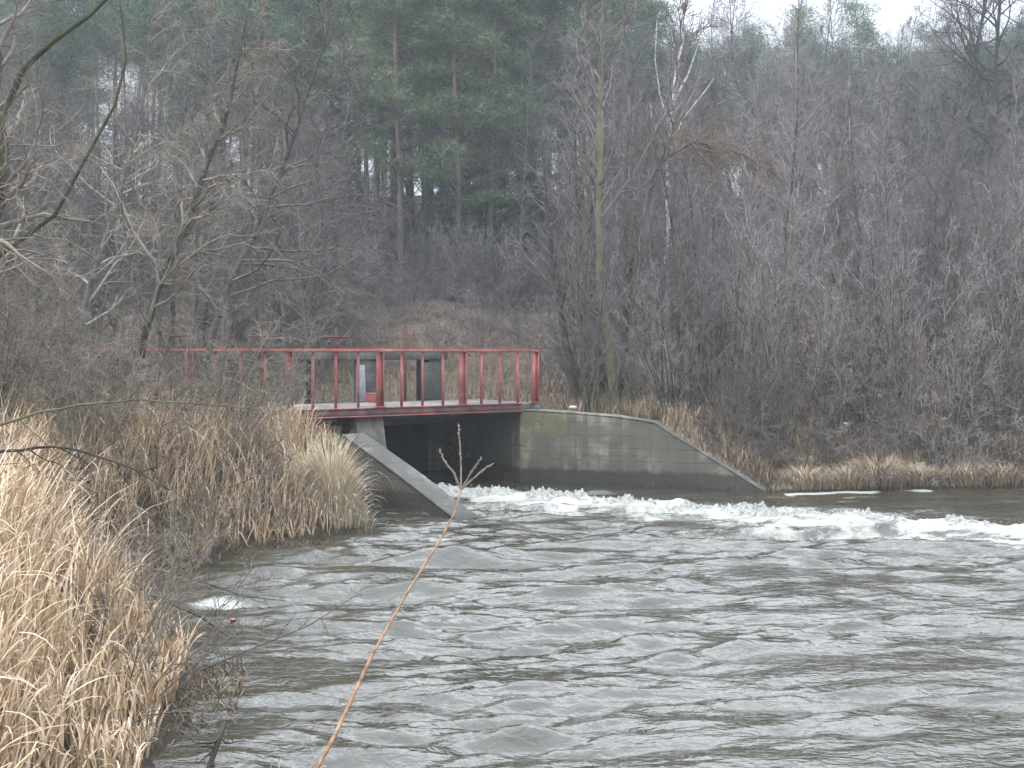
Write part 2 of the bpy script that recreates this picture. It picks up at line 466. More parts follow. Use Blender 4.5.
foam += .26*sstep((X-2.5)/3)*np.exp(-((Y-18.6)/1.2)**2)*sstep((fbm(X*.9, Y*1.6, 3, 63)-.35)/.3)
foam += 1.0*np.exp(-(((X+2.95)/.38)**2+((Y-11.1)/.35)**2))                   # small patch in the bay
foam += .26*sstep((fbm(X*1.3, Y*2.2, 4, 66)-.45)/.3)*sstep((Y-10)/4)
damp = sstep(-near/1.2); H = H*(.35+.65*damp)
w = from_arrays('water', np.stack([X, Y, H], -1), q, None, M['water'], attrs={'foam': foam.ravel()})
tag(w, kind='structure')
# upstream pond
xs = np.arange(-24, 5, .25); ys = np.arange(18, 38, .25)
X, Y, q = grid(xs, ys)
keep = poly_dist(X, Y, POND).ravel() < .9
qk = q[keep[q].all(axis=1)]
pw = from_arrays('pond_water', np.stack([X, Y, 1.12+.003*np.sin(X*5+Y*9)], -1), qk, None, M['pond'], attrs={'foam': np.zeros(X.size)})
tag(pw, kind='structure')

# roller foam: a churned lumpy strip and the drops it throws up
n_u, n_v = 900, 64
uu = np.linspace(-1.75, 9.5, n_u); vv = np.linspace(-1, 1, n_v)
U, V = np.meshgrid(uu, vv)
wd = .22+.34*fbm(U*1.1, U*0, 3, 71)
cy = jump_line(U)+.25*(fbm(U*1.3+4, U*0, 3, 72)-.5)
Yf = cy+V*wd
Yf = Yf+.06*(fbm(U*9, V*5, 3, 73)-.5)
t1 = fbm(U*3.6, Yf*3.8, 5, 74); t2 = fbm(U*17, Yf*17, 4, 75)
Hf = (1-V**2)*(.05+.36*np.maximum(t1-.36, 0)+.02*np.sin(U*2.1)) + .26*np.maximum(t2-.47, 0)*(1-V**2)*(.4+1.2*fbm(U*2.2,Yf*2.2,2,79))
Hf = Hf*(.75+.5*fbm(U*.8, U*0, 2, 76)) - .035 - .05*np.abs(V)**3
Hf *= np.interp(U, [-1.75, -1.4, 7, 9.5], [.3, 1, .8, .3])
i = np.arange(U.size).reshape(U.shape)
q = np.stack([i[:-1, :-1], i[:-1, 1:], i[1:, 1:], i[1:, :-1]], -1).reshape(-1, 4)
V1 = np.stack([U, Yf, Hf], -1).reshape(-1, 3)
# drops: squashed octahedra
nd_ = 1800
dx = rs.uniform(-1.7, 8.5, nd_); dv = rs.randn(nd_)*.28
dz = np.abs(rs.randn(nd_))*.035+.03
dz *= .5+1.2*fbm(dx*1.4, dx*0, 3, 77)
dr = rs.uniform(.003, .009, nd_)
C = np.stack([dx, jump_line(dx)+dv, dz], -1)
oct_ = np.array([(1, 0, 0), (0, 1, 0), (-1, 0, 0), (0, -1, 0), (0, 0, 1), (0, 0, -1)], float)
V2 = (C[:, None, :]+oct_[None]*dr[:, None, None]*np.array((1.2, 1, 1))).reshape(-1, 3)
tr = np.array([(0, 1, 4), (1, 2, 4), (2, 3, 4), (3, 0, 4), (1, 0, 5), (2, 1, 5), (3, 2, 5), (0, 3, 5)])
T2 = (np.arange(nd_)[:, None, None]*6+tr[None]).reshape(-1, 3)+len(V1)
fo = from_arrays('foam', np.concatenate([V1, V2]), q, T2, M['foam'])
tag(fo, 'white churning roller of foam across the river below the sluice', 'foam', kind='stuff')

# ---------------------------------------------------------------- concrete walls
def wall_strip(mb, pts, thick, z0, side=1):
    """pts: [(x,y,ztop)]; the wall stands to the left of the line"""
    for (x0, y0, a), (x1, y1, b) in zip(pts, pts[1:]):
        pass
    P = [Vector((p[0], p[1])) for p in pts]
    d = (P[-1]-P[0]).normalized(); n = Vector((-d.y, d.x))*thick*side
    base = []
    for p, (x, y, z) in zip(P, pts):
        k = mb.verts([(x, y, z0), (x, y, z), (x+n.x, y+n.y, z), (x+n.x, y+n.y, z0)])
        base.append(k)
    for a, b in zip(base, base[1:]):
        for i in range(4):
            j = (i+1) % 4
            mb.q.append((a+i, a+j, b+j, b+i) if side > 0 else (a+j, a+i, b+i, b+j))
    a = base[0]; mb.q.append((a, a+3, a+2, a+1)); b = base[-1]; mb.q.append((b, b+1, b+2, b+3))

def lerp(a, b, t): return a+(b-a)*t
# right
rw = empty('wing_wall', (WC[0], WC[1], 0), 'long mossy concrete wing wall sloping down to the water right of the bridge', 'wall')
def rel(pts, o): return [(p[0]-o[0], p[1]-o[1], p[2]) for p in pts]
ptsR = [(lerp(WC[0], WT[0], t), lerp(WC[1], WT[1], t), z) for t, z in ((0, 1.36), (.2, 1.33), (.4, 1.27), (.53, 1.19), (.56, 1.16), (.62, .98), (1.0, -.08))]
mb = MB(); wall_strip(mb, rel(ptsR, WC), .38, -.7); mb.build('wall_face', M['concrete'], rw, .012)
mb = MB()
cop = [(x, y, z+.002) for x, y, z in ptsR]
def coping(mb, pts, w0, w1, h, side=1):
    P = [Vector((p[0], p[1])) for p in pts]
    d = (P[-1]-P[0]).normalized(); n = Vector((-d.y, d.x))*side
    base = []
    for p, (x, y, z) in zip(P, pts):
        a = p-n*w0; b = p+n*w1
        base.append(mb.verts([(a.x, a.y, z), (a.x, a.y, z+h), (b.x, b.y, z+h), (b.x, b.y, z)]))
    for a, b in zip(base, base[1:]):
        for i in range(4):
            j = (i+1) % 4
            mb.q.append((a+i, a+j, b+j, b+i) if side > 0 else (a+j, a+i, b+i, b+j))
    a = base[0]; mb.q.append((a, a+3, a+2, a+1)); b = base[-1]; mb.q.append((b, b+1, b+2, b+3))
coping(mb, rel(cop, WC), .008, .388, .035); mb.build('coping', M['concrete_light'], rw, .015)
# left
lw = empty('wing_wall', (LC[0], LC[1], 0), 'short concrete wing wall sloping into the river beside the dry reeds', 'wall')
ptsL = [(lerp(LC[0], LT[0], t), lerp(LC[1], LT[1], t), z) for t, z in ((0, 1.08), (.06, 1.03), (.5, .53), (1.0, -.08))]
mb = MB(); wall_strip(mb, rel(ptsL, LC), .38, -.7); mb.build('wall_face', M['concrete_dark'] if False else M['concrete'], lw, .012)
mb = MB(); coping(mb, rel([(x, y, z+.002) for x, y, z in ptsL], LC), .03, .44, .04); mb.build('coping', M['concrete_light'], lw, .015)
# abutment front wall, level part
E = (LC[0]-A[0]*2.6, LC[1]-A[1]*2.6)
mb = MB(); wall_strip(mb, rel([(E[0], E[1], 1.08), (LC[0]-.02, LC[1]-.013, 1.08)], LC), .30, -.5); mb.build('return_wall', M['concrete'], lw, .012)
mb = MB(); coping(mb, rel([(E[0], E[1], 1.082), (LC[0]-.04, LC[1]-.026, 1.082)], LC), .006, .306, .03); mb.build('coping', M['concrete_light'], lw, .012)

# ---------------------------------------------------------------- bridge
br = empty('footbridge', bp(0, 0, 1.5), 'narrow concrete footbridge with red steel railing over the sluice outflow', 'bridge')
ORG = bp(0, 0, 1.5)
def part(mb, name, mat, parent=br, org=ORG, bevel=.0, smooth=False):
    mb.v = [(v[0]-org.x, v[1]-org.y, v[2]-org.z) for v in mb.v]
    return mb.build(name, mat, parent, bevel, smooth)
def sbox(s0, s1, t0, t1, z0, z1, mb=None):
    mb = mb or MB()
    mb.obox(bp((s0+s1)/2, (t0+t1)/2), AX, NX, (s1-s0)/2, (t1-t0)/2, z0, z1); return mb
SL = -3.7
part(sbox(SL, 5.2, .06, 2.3, 1.36, 1.50), 'deck', M['deck'], bevel=.01)
# edge channel beam: web + two flanges
part(sbox(SL, 4.7, -.02, .03, 1.38, 1.50), 'edge_beam', M['beam'])
mb = sbox(SL, 4.7, -.07, .05, 1.503, 1.522); sbox(SL, 4.7, -.07, .05, 1.360, 1.377, mb)
part(mb, 'beam_flange', M['red'])
part(sbox(SL, 4.7, 2.32, 2.42, 1.30, 1.49), 'edge_beam', M['rust'])
BAY = 1.70
posts = [i*BAY for i in range(-2, 4)]
posts[-1] = 5.03
for s in posts:
    mb = MB()
    # channel-section post: web and two flanges
    sbox(s-.055, s-.043, -.06, .04, 1.50, 2.545, mb); sbox(s+.043, s+.055, -.06, .04, 1.50, 2.545, mb); sbox(s-.043, s+.043, -.012, .002, 1.50, 2.545, mb)
    sbox(s-.08, s+.08, -.09, .07, 1.523, 1.537, mb)
    part(mb, 'post', M['red'])
for a, b in zip(posts, posts[1:]):
    for k in (1, 2, 3):
        s = a+(b-a)*k/4
        mb = MB(); sbox(s-.019, s+.019, -.03, -.022, 1.523, 2.545, mb); sbox(s-.019, s-.012, -.022, .008, 1.523, 2.545, mb)
        part(mb, 'baluster', M['red'])
mb = sbox(posts[0]-.06, 5.09, -.065, .045, 2.547, 2.56); sbox(posts[0]-.06, 5.09, -.065, -.053, 2.495, 2.546, mb)
part(mb, 'top_rail', M['red'])
# pier with battered nose
def pier(s, w, name='pier'):
    mb = MB()
    b = [bp(s-w/2, -.42, -.7), bp(s+w/2, -.42, -.7), bp(s+w/2, 3.2, -.7), bp(s-w/2, 3.2, -.7)]
    t = [bp(s-w/2, .12, 1.355), bp(s+w/2, .12, 1.355), bp(s+w/2, 3.2, 1.355), bp(s-w/2, 3.2, 1.355)]
    mb.hexa(b, t); return part(mb, name, M['concrete_pier'], bevel=.02)
pier(1.55, .55)
mb = sbox(4.72, 5.2, .02, 3.5, -.7, 1.355); part(mb, 'abutment', M['concrete'], bevel=.01)
mb = sbox(-.3, .6, .3, 3.2, -.7, 1.352); part(mb, 'abutment', M['concrete_dark'], bevel=.01)

# ---------------------------------------------------------------- sluice frame
fr = empty('sluice_gantry', bp(0, 2.9, 1.3), 'grey concrete frame of beam and pillars standing behind the footbridge', 'frame')
fo_ = bp(0, 2.9, 1.3)
part(sbox(-5.0, 4.62, 2.68, 3.08, 2.34, 2.56), 'beam', M['concrete_frame'], fr, fo_, .015)
pil = [4.36, 2.78, 1.26, -.30, -1.85, -3.4, -4.8]
for s in pil:
    part(sbox(s-.18, s+.18, 2.72, 3.04, -.7 if s > 1 else .9, 2.338), 'pillar', M['concrete_frame'], fr, fo_, .012)
for a, b_ in ((2.97, 3.10), (4.02, 4.17), (1.45, 1.60), (-.10, .06)):  # dark strips added beside the pillars, standing in for shaded openings
    part(sbox(a, b_, 2.76, 2.98, 1.47, 2.336), 'shade_slot', M['shade_black'], fr, fo_)
part(sbox(-5, 4.62, 2.56, 2.66, 1.0, 1.46), 'sill', M['concrete_frame'], fr, fo_, .01)
# gates
gs = [(3.57, 3.02, False), (2.02, 2.98, True), (.48, 2.86, True), (-1.08, 3.0, True)]
for s, zt, wheel in gs:
    lab = {3.57: 'rusty sluice gate with bare spindle rod and no handwheel behind the footbridge', 2.02: 'sluice gate with red handwheel nearest the bare spindle rod',
           .48: 'sluice gate with red handwheel, middle one of the three with wheels', -1.08: 'sluice gate with red handwheel behind the twigs at far left'}[s]
    org = bp(s, 2.9, 1.3)
    ga = empty('sluice_gate', org, lab, 'gate', 'sluice gates under the concrete frame')
    if s > 1:
        mb = sbox(s-.58, s+.58, 2.84, 2.90, -.65, 1.22)
    else:
        mb = sbox(s-.56, s+.56, 2.84, 2.90, .9, 1.5)
    part(mb, 'gate_panel', M['shade_black'], ga, org)  # gate panel coloured near-black for the shade under the deck
    mb = MB(); mb.tube([bp(s, 2.80, 1.2), bp(s, 2.62, zt)][:1]+[bp(s, 2.62, 1.2), bp(s, 2.62, zt)], .028, 8); part(mb, 'spindle', M['rust'], ga, org)
    if wheel:
        mb = MB(); c = bp(s, 2.62, 2.80); mb.torus((c.x, c.y, c.z), .24, .018)
        for k in range(4):
            a = k*math.pi/4; v = Vector((math.cos(a), math.sin(a), 0))*.24
            mb.tube([c-v, c+v], .010, 5)
        part(mb, 'handwheel', M['rust_red'], ga, org, 0, True)
        mb = MB(); sbox(s-.09, s+.09, 2.56, 2.74, 2.563, 2.64, mb); part(mb, 'gearbox', M['rust'], ga, org, .01)
# pale plate and red box seen between the rods
pp = empty('steel_plate', bp(2.62, 2.5, 1.5), 'pale blue steel plate leaning against a pillar behind the railing', 'plate')
mb = MB(); mb.hexa([bp(2.46, 2.60, 1.50), bp(2.68, 2.60, 1.50), bp(2.68, 2.63, 1.50), bp(2.46, 2.63, 1.50)],
                   [bp(2.48, 2.64, 2.24), bp(2.66, 2.64, 2.24), bp(2.66, 2.67, 2.24), bp(2.48, 2.67, 2.24)])
part(mb, 'panel', M['plate'], pp, bp(2.62, 2.5, 1.5), .004)
mb = MB(); mb.obox((0, 0, 0), AX, NX, .16, .10, 0, .16); mb.obox((0, 0, 0), AX, NX, .17, .11, .16, .18)
o = mb.build('steel_box', M['red'], None, .006); o.location = bp(2.66, 2.2, 1.502)
tag(o, 'small red metal box on the deck in front of the pale plate', 'box')
sp = MB(); sp.hexa([bp(3.98, 2.55, 1.5), bp(4.2, 2.55, 1.5), bp(4.2, 2.66, 1.5), bp(3.98, 2.66, 1.5)],
                   [bp(4.0, 2.58, 2.28), bp(4.16, 2.58, 2.28), bp(4.16, 2.66, 2.28), bp(4.0, 2.66, 2.28)])
o = part(sp, 'stop_board', M['concrete_frame'], None, bp(4.0, 2.6, 1.5), .01); o.location = bp(4.0, 2.6, 1.5)
tag(o, 'narrow tapered grey board standing by the right pillar of the sluice frame', 'board')

# ---------------------------------------------------------------- tubes from many polylines
def tubes(polys, sides):
    groups = {}
    for P, Rr in polys: groups.setdefault(len(P), []).append((P, Rr))
    VV = []; QQ = []; off = 0
    ang = np.arange(sides)*2*math.pi/sides
    ca = np.cos(ang); sa = np.sin(ang)
    for n, lst in groups.items():
        P = np.array([a for a, _ in lst], float); Rr = np.array([b for _, b in lst], float)
        m = len(lst)
        T = np.gradient(P, axis=1); T /= np.linalg.norm(T, axis=2, keepdims=True)+1e-9
        ov = P[:, -1]-P[:, 0]; ax = np.argmin(np.abs(ov), axis=1); ref = np.eye(3)[ax][:, None, :]
        u = np.cross(T, np.broadcast_to(ref, T.shape)); u /= np.linalg.norm(u, axis=2, keepdims=True)+1e-9
        w = np.cross(T, u)
        V = P[:, :, None, :]+Rr[:, :, None, None]*(u[:, :, None, :]*ca[None, None, :, None]+w[:, :, None, :]*sa[None, None, :, None])
        i = (np.arange(m*n*sides)+off).reshape(m, n, sides)
        a = i[:, :-1]; b = i[:, 1:]
        qd = np.stack([a, np.roll(a, -1, 2), np.roll(b, -1, 2), b], -1).reshape(-1, 4)
        VV.append(V.reshape(-1, 3)); QQ.append(qd); off += m*n*sides
    return np.concatenate(VV), np.concatenate(QQ)
def tube_obj(name, sets, mat, parent=None):
    """sets: [(polys, sides)]"""
    VV = []; QQ = []; off = 0
    for polys, sides in sets:
        if not polys: continue
        v, q = tubes(polys, sides); VV.append(v); QQ.append(q+off); off += len(v)
    return from_arrays(name, np.concatenate(VV), np.concatenate(QQ), None, mat, parent)

def nrm(v):
    l = math.sqrt(v[0]*v[0]+v[1]*v[1]+v[2]*v[2]) or 1e-9
    return (v[0]/l, v[1]/l, v[2]/l)
def branch(rg, p, d, L, r0, r1, n, wob, trop):
    pts = [p]; dirs = [d]; st = L/(n-1)
    for _ in range(n-1):
        d = nrm((d[0]+rg.gauss(0, wob), d[1]+rg.gauss(0, wob), d[2]+rg.gauss(0, wob)+trop))
        p = (p[0]+d[0]*st, p[1]+d[1]*st, p[2]+d[2]*st)
        pts.append(p); dirs.append(d)
    return pts, [r0+(r1-r0)*(i/(n-1))**.85 for i in range(n)], dirs
def sample(br_, t):
    P, Rr, D = br_; x = t*(len(P)-1); i = min(int(x), len(P)-2); f = x-i
    return tuple(P[i][k]*(1-f)+P[i+1][k]*f for k in range(3)), Rr[i]*(1-f)+Rr[i+1]*f, D[min(i+1, len(D)-1)]
def side_dir(rg, d, ang):
    a = rg.uniform(0, 6.283)
    ref = (0, 0, 1) if abs(d[2]) < .9 else (1, 0, 0)
    u = nrm((d[1]*ref[2]-d[2]*ref[1], d[2]*ref[0]-d[0]*ref[2], d[0]*ref[1]-d[1]*ref[0]))
    w = (d[1]*u[2]-d[2]*u[1], d[2]*u[0]-d[0]*u[2], d[0]*u[1]-d[1]*u[0])
    c, s = math.cos(ang), math.sin(ang)
    return nrm(tuple(d[k]*c+(u[k]*math.cos(a)+w[k]*math.sin(a))*s for k in range(3)))
def ramify(rg, parent, n1, l1, ang, n2, n3, wob, trop, first, tw, l2=.42, l3=.5, topk=.65):
    limbs, twigs = [], []
    for k in range(n1):
        t = first+(1-first)*((k+rg.random())/n1)**.9
        t = min(t, .995)
        p, r, d = sample(parent, t)
        L = l1*(1-(t-first)/(1-first+1e-6)*topk)*rg.uniform(.6, 1.25)
        b = branch(rg, p, side_dir(rg, d, ang*rg.uniform(.6, 1.3)), L, max(min(r*.6, .05), tw*1.3), tw*.8, 7, wob, trop)
        limbs.append((b[0], b[1]))
        for j in range(n2):
            p2, r2, d2 = sample(b, rg.uniform(.2, .98))
            b2 = branch(rg, p2, side_dir(rg, d2, rad(rg.uniform(28, 62))), L*l2*rg.uniform(.5, 1.2), max(r2*.6, tw), tw*.55, 5, wob*1.1, trop)
            twigs.append((b2[0], b2[1]))
            for _ in range(n3):
                p3, r3, d3 = sample(b2, rg.uniform(.2, .98))
                b3 = branch(rg, p3, side_dir(rg, d3, rad(rg.uniform(25, 60))), L*l2*l3*rg.uniform(.4, 1.2), tw*.8, tw*.4, 4, wob*1.1, trop)
                twigs.append((b3[0], b3[1]))
    return limbs, twigs

def make_bare(seed, H, r, n1, l1, ang, n2, n3, wob, trop, first, tw, bm, tm, label, cat='tree', group=None, name='bare_tree', lean=(0, 0, 1), loc=(0, 0, -50), tw_wob=.04):
    rg = random.Random(seed)
    root = empty(name, loc, label, cat, group)
    tr_ = branch(rg, (0, 0, -.3), nrm(lean), H, r, tw*1.6, 12, tw_wob, .01)
    limbs, twigs = ramify(rg, tr_, n1, l1, ang, n2, n3, wob, trop, first, tw)
    a = tube_obj('trunk', [([(tr_[0], tr_[1])], 9)], bm, root)
    c = tube_obj('crown', [(limbs, 5), (twigs, 3)], tm, root)
    KIDS[root.name] = [a, c]
    return root
def make_shrub(seed, H, ns, spread, r, n1, l1, n2, n3, wob, trop, tw, mat, tmat, label, group, name='bare_shrub', loc=(0, 0, -50), base=.25):
    rg = random.Random(seed)
    root = empty(name, loc, label, 'shrub', group)
    stems, limbs, twigs = [], [], []
    for i in range(ns):
        a = rg.uniform(0, 6.283); sp = rg.uniform(.1, 1)*spread
        d = nrm((math.cos(a)*math.sin(sp), math.sin(a)*math.sin(sp), math.cos(sp)))
        h = H*rg.uniform(.55, 1.05)
        s = branch(rg, (math.cos(a)*base*rg.random(), math.sin(a)*base*rg.random(), -.2), d, h, r*rg.uniform(.6, 1.1), tw, 9, wob*.5, trop*.8)
        stems.append((s[0], s[1]))
        l, t = ramify(rg, s, n1, l1*h, rad(34), n2, n3, wob, trop, .18, tw)
        limbs += l; twigs += t
    a = tube_obj('stem', [(stems, 6)], mat, root)
    c = tube_obj('twigs', [(limbs, 4), (twigs, 3)], tmat, root)
    KIDS[root.name] = [a, c]
    return root

def leaf_cards(rg_np, centers, n_per, spread, ln, wd, up=.2, flat=.6):
    m = len(centers)*n_per
    C = np.repeat(np.asarray(centers, float), n_per, axis=0)
    off = rg_np.randn(m, 3)*spread*np.array((1, 1, flat))
    D = rg_np.randn(m, 3)+off/(spread+1e-6)*.8+np.array((0, 0, up)); D /= np.linalg.norm(D, axis=1, keepdims=True)
    S = np.cross(D, rg_np.randn(m, 3)); S /= np.linalg.norm(S, axis=1, keepdims=True)+1e-9
    l = ln*rg_np.uniform(.6, 1.3, m)[:, None]; w = wd*rg_np.uniform(.6, 1.3, m)[:, None]
    P = C+off
    V = np.stack([P-S*w*.5, P+S*w*.5, P+S*w*.3+D*l, P-S*w*.3+D*l], 1).reshape(-1, 3)
    q = np.arange(m*4).reshape(-1, 4)
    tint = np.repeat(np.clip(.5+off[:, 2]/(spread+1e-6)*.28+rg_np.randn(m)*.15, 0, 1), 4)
    return V, q, tint
def make_pine(seed, H, r, cbase, width, group, label, nb=46, dens=26, loc=(0, 0, -50), pad=False):
    rg = random.Random(seed); rn = np.random.RandomState(seed)
    root = empty('pine_tree', loc, label, 'tree', group)
    tr_ = branch(rg, (0, 0, -.4), nrm((rg.gauss(0, .03), rg.gauss(0, .03), 1)), H, r, .03, 12, .015, .01)
    limbs = []; cs = []
    for k in range(nb):
        t = cbase+(1-cbase)*((k+rg.random())/nb); t = min(t, .99)
        p, rr, d = sample(tr_, t)
        f = (t-cbase)/(1-cbase)
        prof = math.sin(min(1, f*1.5+.25)*math.pi*.62)*(1-.55*f)
        L = width*prof*rg.uniform(.45, 1.3)+.25
        b = branch(rg, p, side_dir(rg, d, rad(rg.uniform(55, 85))), L, .03, .01, 6, .16, .10)
        limbs.append((b[0], b[1]))
        sp = .38 if pad else .18
        for j in range(rg.randint(9, 15) if pad else rg.randint(4, 7)):
            q_, _, d2 = sample(b, rg.uniform(.6 if pad else .35, 1) if j else .99)
            cs.append((q_[0]+rg.gauss(0, sp), q_[1]+rg.gauss(0, sp), q_[2]+rg.gauss(.08, .07 if pad else .1)))
    for k in range(14):      # dead snags below the crown
        t = rg.uniform(cbase*.35, cbase); p, rr, d = sample(tr_, t)
        b = branch(rg, p, side_dir(rg, d, rad(rg.uniform(65, 95))), rg.uniform(.3, 1.4), .016, .005, 5, .12, -.03)
        limbs.append((b[0], b[1]))
    a = tube_obj('trunk', [([(tr_[0], tr_[1])], 9), (limbs, 4)], M['pine_bark'], root)
    V, q, tint = leaf_cards(rn, cs, int(dens*1.5), .20 if pad else .24, .2, .028, .35 if pad else .2, .4 if pad else .6)
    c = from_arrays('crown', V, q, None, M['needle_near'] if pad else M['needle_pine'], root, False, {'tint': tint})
    KIDS[root.name] = [a, c]
    return root
def make_spruce(seed, H, width, group, label, loc=(0, 0, -50)):
    rg = random.Random(seed); rn = np.random.RandomState(seed)
    root = empty('spruce_tree', loc, label, 'tree', group)
    tr_ = branch(rg, (0, 0, -.3), (0, 0, 1), H, .12, .015, 10, .01, .01)
    limbs = []; cs = []
    for k in range(90):
        t = .06+.93*(k/90); p, rr, d = sample(tr_, min(t, .99))
        L = width*(1-t)**.85*rg.uniform(.6, 1.15)+.12
        b = branch(rg, p, side_dir(rg, d, rad(rg.uniform(78, 100))), L, .02, .006, 5, .08, -.02)
        limbs.append((b[0], b[1]))
        for j in range(2+int(L*4)):
            q_, _, _ = sample(b, rg.uniform(.2, 1)); cs.append((q_[0], q_[1], q_[2]-.05))
    a = tube_obj('trunk', [([(tr_[0], tr_[1])], 7), (limbs, 3)], M['bark_dark'], root)
    V, q, tint = leaf_cards(rn, cs, 16, .14, .15, .045, -.2, .5)
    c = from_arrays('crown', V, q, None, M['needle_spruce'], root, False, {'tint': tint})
    KIDS[root.name] = [a, c]
    return root

rng = random.Random(42)
def blocked(x, y, m=.4):
    X_ = np.array([x]); Y_ = np.array([y])
    if poly_dist(X_, Y_, RIVER)[0] < m or poly_dist(X_, Y_, POND)[0] < m: return True
    s = (x-P0[0])*A[0]+(y-P0[1])*A[1]; t = (x-P0[0])*N[0]+(y-P0[1])*N[1]
    return -6.5 < s < 5.6 and -.4 < t < 3.6
def place(protos, spots, smin, smax, rootsunk=.0, label=None, group=None):
    used = set(); out = []
    for i, (x, y) in enumerate(spots):
        p = protos[i % len(protos)]
        z = gz(x, y)-rootsunk
        sc = rng.uniform(smin, smax); rz = rng.uniform(0, 6.283)
        if p.name not in used:
            used.add(p.name); p.location = (x, y, z); p.rotation_euler = (0, 0, rz); p.scale = (sc,)*3; o = p
        else: o = dup(p, (x, y, z), rz, sc)
        out.append(o)
    return out
def spots(n, f, mind=.0, m=.4):
    out = []; tries = 0
    while len(out) < n and tries < n*60:
        tries += 1
        x, y = f()
        if blocked(x, y, m): continue
        if mind and any((x-a)**2+(y-b)**2 < mind*mind for a, b in out): continue
        out.append((x, y))
    return out
def uy(u, y): return ((u-512)/F*y, y)

# --- pines on the hill
LP = 'tall scots pine with bare reddish trunk in the wood on the hill'
GP = 'pines in the wood on the hill'
pines = [make_pine(100+i, H, r, cb, w, GP, LP) for i, (H, r, cb, w) in enumerate([(14, .15, .50, 2.0), (15.5, .17, .56, 2.2), (13, .13, .45, 1.8), (16, .16, .60, 1.9), (12, .12, .42, 1.9), (14.5, .15, .62, 1.6)])]
pines_r = [make_pine(150+i, H, .11, cb, w, 'lower pines in the wood at the right', 'lower green pine in the wood behind the right bank thicket', 50, 30) for i, (H, cb, w) in enumerate([(10.5, .38, 1.7), (9.5, .32, 1.6), (11.3, .42, 1.6)])]
def fp():
    y = rng.uniform(46, 80); return uy(rng.uniform(-60, 1090), y)
sp_ = spots(175, fp, 1.4)
sp_.sort(key=lambda q: -q[1])
spl = [q for q in sp_ if q[0]/q[1]*F+512 < 640]; spr = [q for q in sp_ if q[0]/q[1]*F+512 >= 640 and q[1] > 53]
place(pines, spl, .85, 1.12); place(pines_r, spr, .75, .98)
# --- near pines with big crowns, centre left
LN = 'large green pine standing forward of the wood behind the footbridge'
near_p = [make_pine(200+i, H, r, cb, w, 'large green pines behind the footbridge', LN, 44, 34, pad=True) for i, (H, r, cb, w) in enumerate([(16.5, .15, .36, 2.4), (15, .14, .24, 2.5), (15.5, .13, .42, 2.2)])]
place(near_p, [uy(u, y) for u, y in ((402, 43.5), (458, 43), (488, 46), (368, 48), (525, 49), (428, 51), (385, 52), (505, 53), (445, 49), (545, 52), (340, 53))], .95, 1.1)
# --- spruces
LS = 'dark young spruce among the bare trees on the slope'
sprs = [make_spruce(300+i, H, w, 'young spruces on the slope', LS) for i, (H, w) in enumerate([(7, 1.6), (9, 1.9)])]
place(sprs, [uy(u, y) for u, y in ((455, 47), (500, 50), (530, 48), (480, 54), (350, 50), (560, 58), (300, 58), (440, 60), (395, 55), (520, 57), (215, 56))], .8, 1.1)
# --- skyline spruces and pines right
LK = 'pointed dark evergreen on the skyline at the right'
sk = [make_pine(400+i, H, .13, .25, 1.7, 'evergreens on the right skyline', LK, 60, 26) for i, H in enumerate((11, 12.5))]
place(sk, [uy(u, y) for u, y in ((705, 66), (745, 68), (772, 66), (812, 67), (835, 69), (868, 66), (905, 70), (935, 67), (690, 70), (660, 66))], .8, 1.02)

# --- bare deciduous trees
LB = 'bare deciduous tree with grey twiggy crown on the wooded slope'
GB = 'bare trees on the wooded slope'
bares = [make_bare(500+i, H, r, n1, l1, rad(a), 8, 5, .13, tp, fi, .0085, M['bark_grey'], M['twig_far'], LB, group=GB)
         for i, (H, r, n1, l1, a, tp, fi) in enumerate([(11, .10, 30, 3.0, 42, .04, .25), (13, .13, 34, 3.4, 46, .03, .30), (9.5, .09, 28, 2.8, 50, .02, .2), (12, .11, 34, 2.6, 35, .06, .22), (10, .10, 30, 3.2, 55, .0, .25)])]
def fb():
    y = rng.uniform(42, 66); return uy(rng.uniform(-40, 1070), y)
place(bares, spots(112, fb, 1.4)+spots(34, lambda: uy(rng.uniform(620, 1080), rng.uniform(46, 60)), 1.2), .72, 1.0)
tall = [make_bare(590, 17, .17, 40, 4.0, rad(50), 9, 6, .13, .03, .28, .011, M['bark_dark'], M['bark_dark'], 'tall dark bare tree rising above the skyline at the far right', group='tall dark trees at far right')]
place(tall, [uy(985, 44), uy(1030, 46), uy(958, 50)], .95, 1.1)
# left front rank
LL = 'bare grey-brown tree with tangled crown behind the reeds on the left bank'
lefts = [make_bare(530+i, H, r, n1, 3.0, rad(58), 9, 6, .17, -.01, .15, .0075, M['bark_grey'], M['twig_grey'], LL, group='tangled bare trees of the left bank')
         for i, (H, r, n1) in enumerate([(9, .09, 34), (8, .08, 30), (10.5, .10, 36)])]
def fl():
    y = rng.uniform(21.5, 36); return uy(rng.uniform(-60, 330), y)
place(lefts, spots(34, fl, 1.0), .75, 1.1)
# right front rank: slender
LR = 'slender bare tree rising out of the thicket on the right bank'
rights = [make_bare(560+i, H, r, n1, 2.2, rad(32), 8, 5, .12, .06, .12, .0075, M['bark_slim'], M['twig_right'], LR, group='slender bare trees of the right bank')
          for i, (H, r, n1) in enumerate([(8, .05, 26), (9.5, .06, 30), (7, .045, 24)])]
def fr_():
    y = rng.uniform(24, 40); return uy(rng.uniform(570, 1090), y)
place(rights, spots(84, fr_, .7), .6, 1.0)

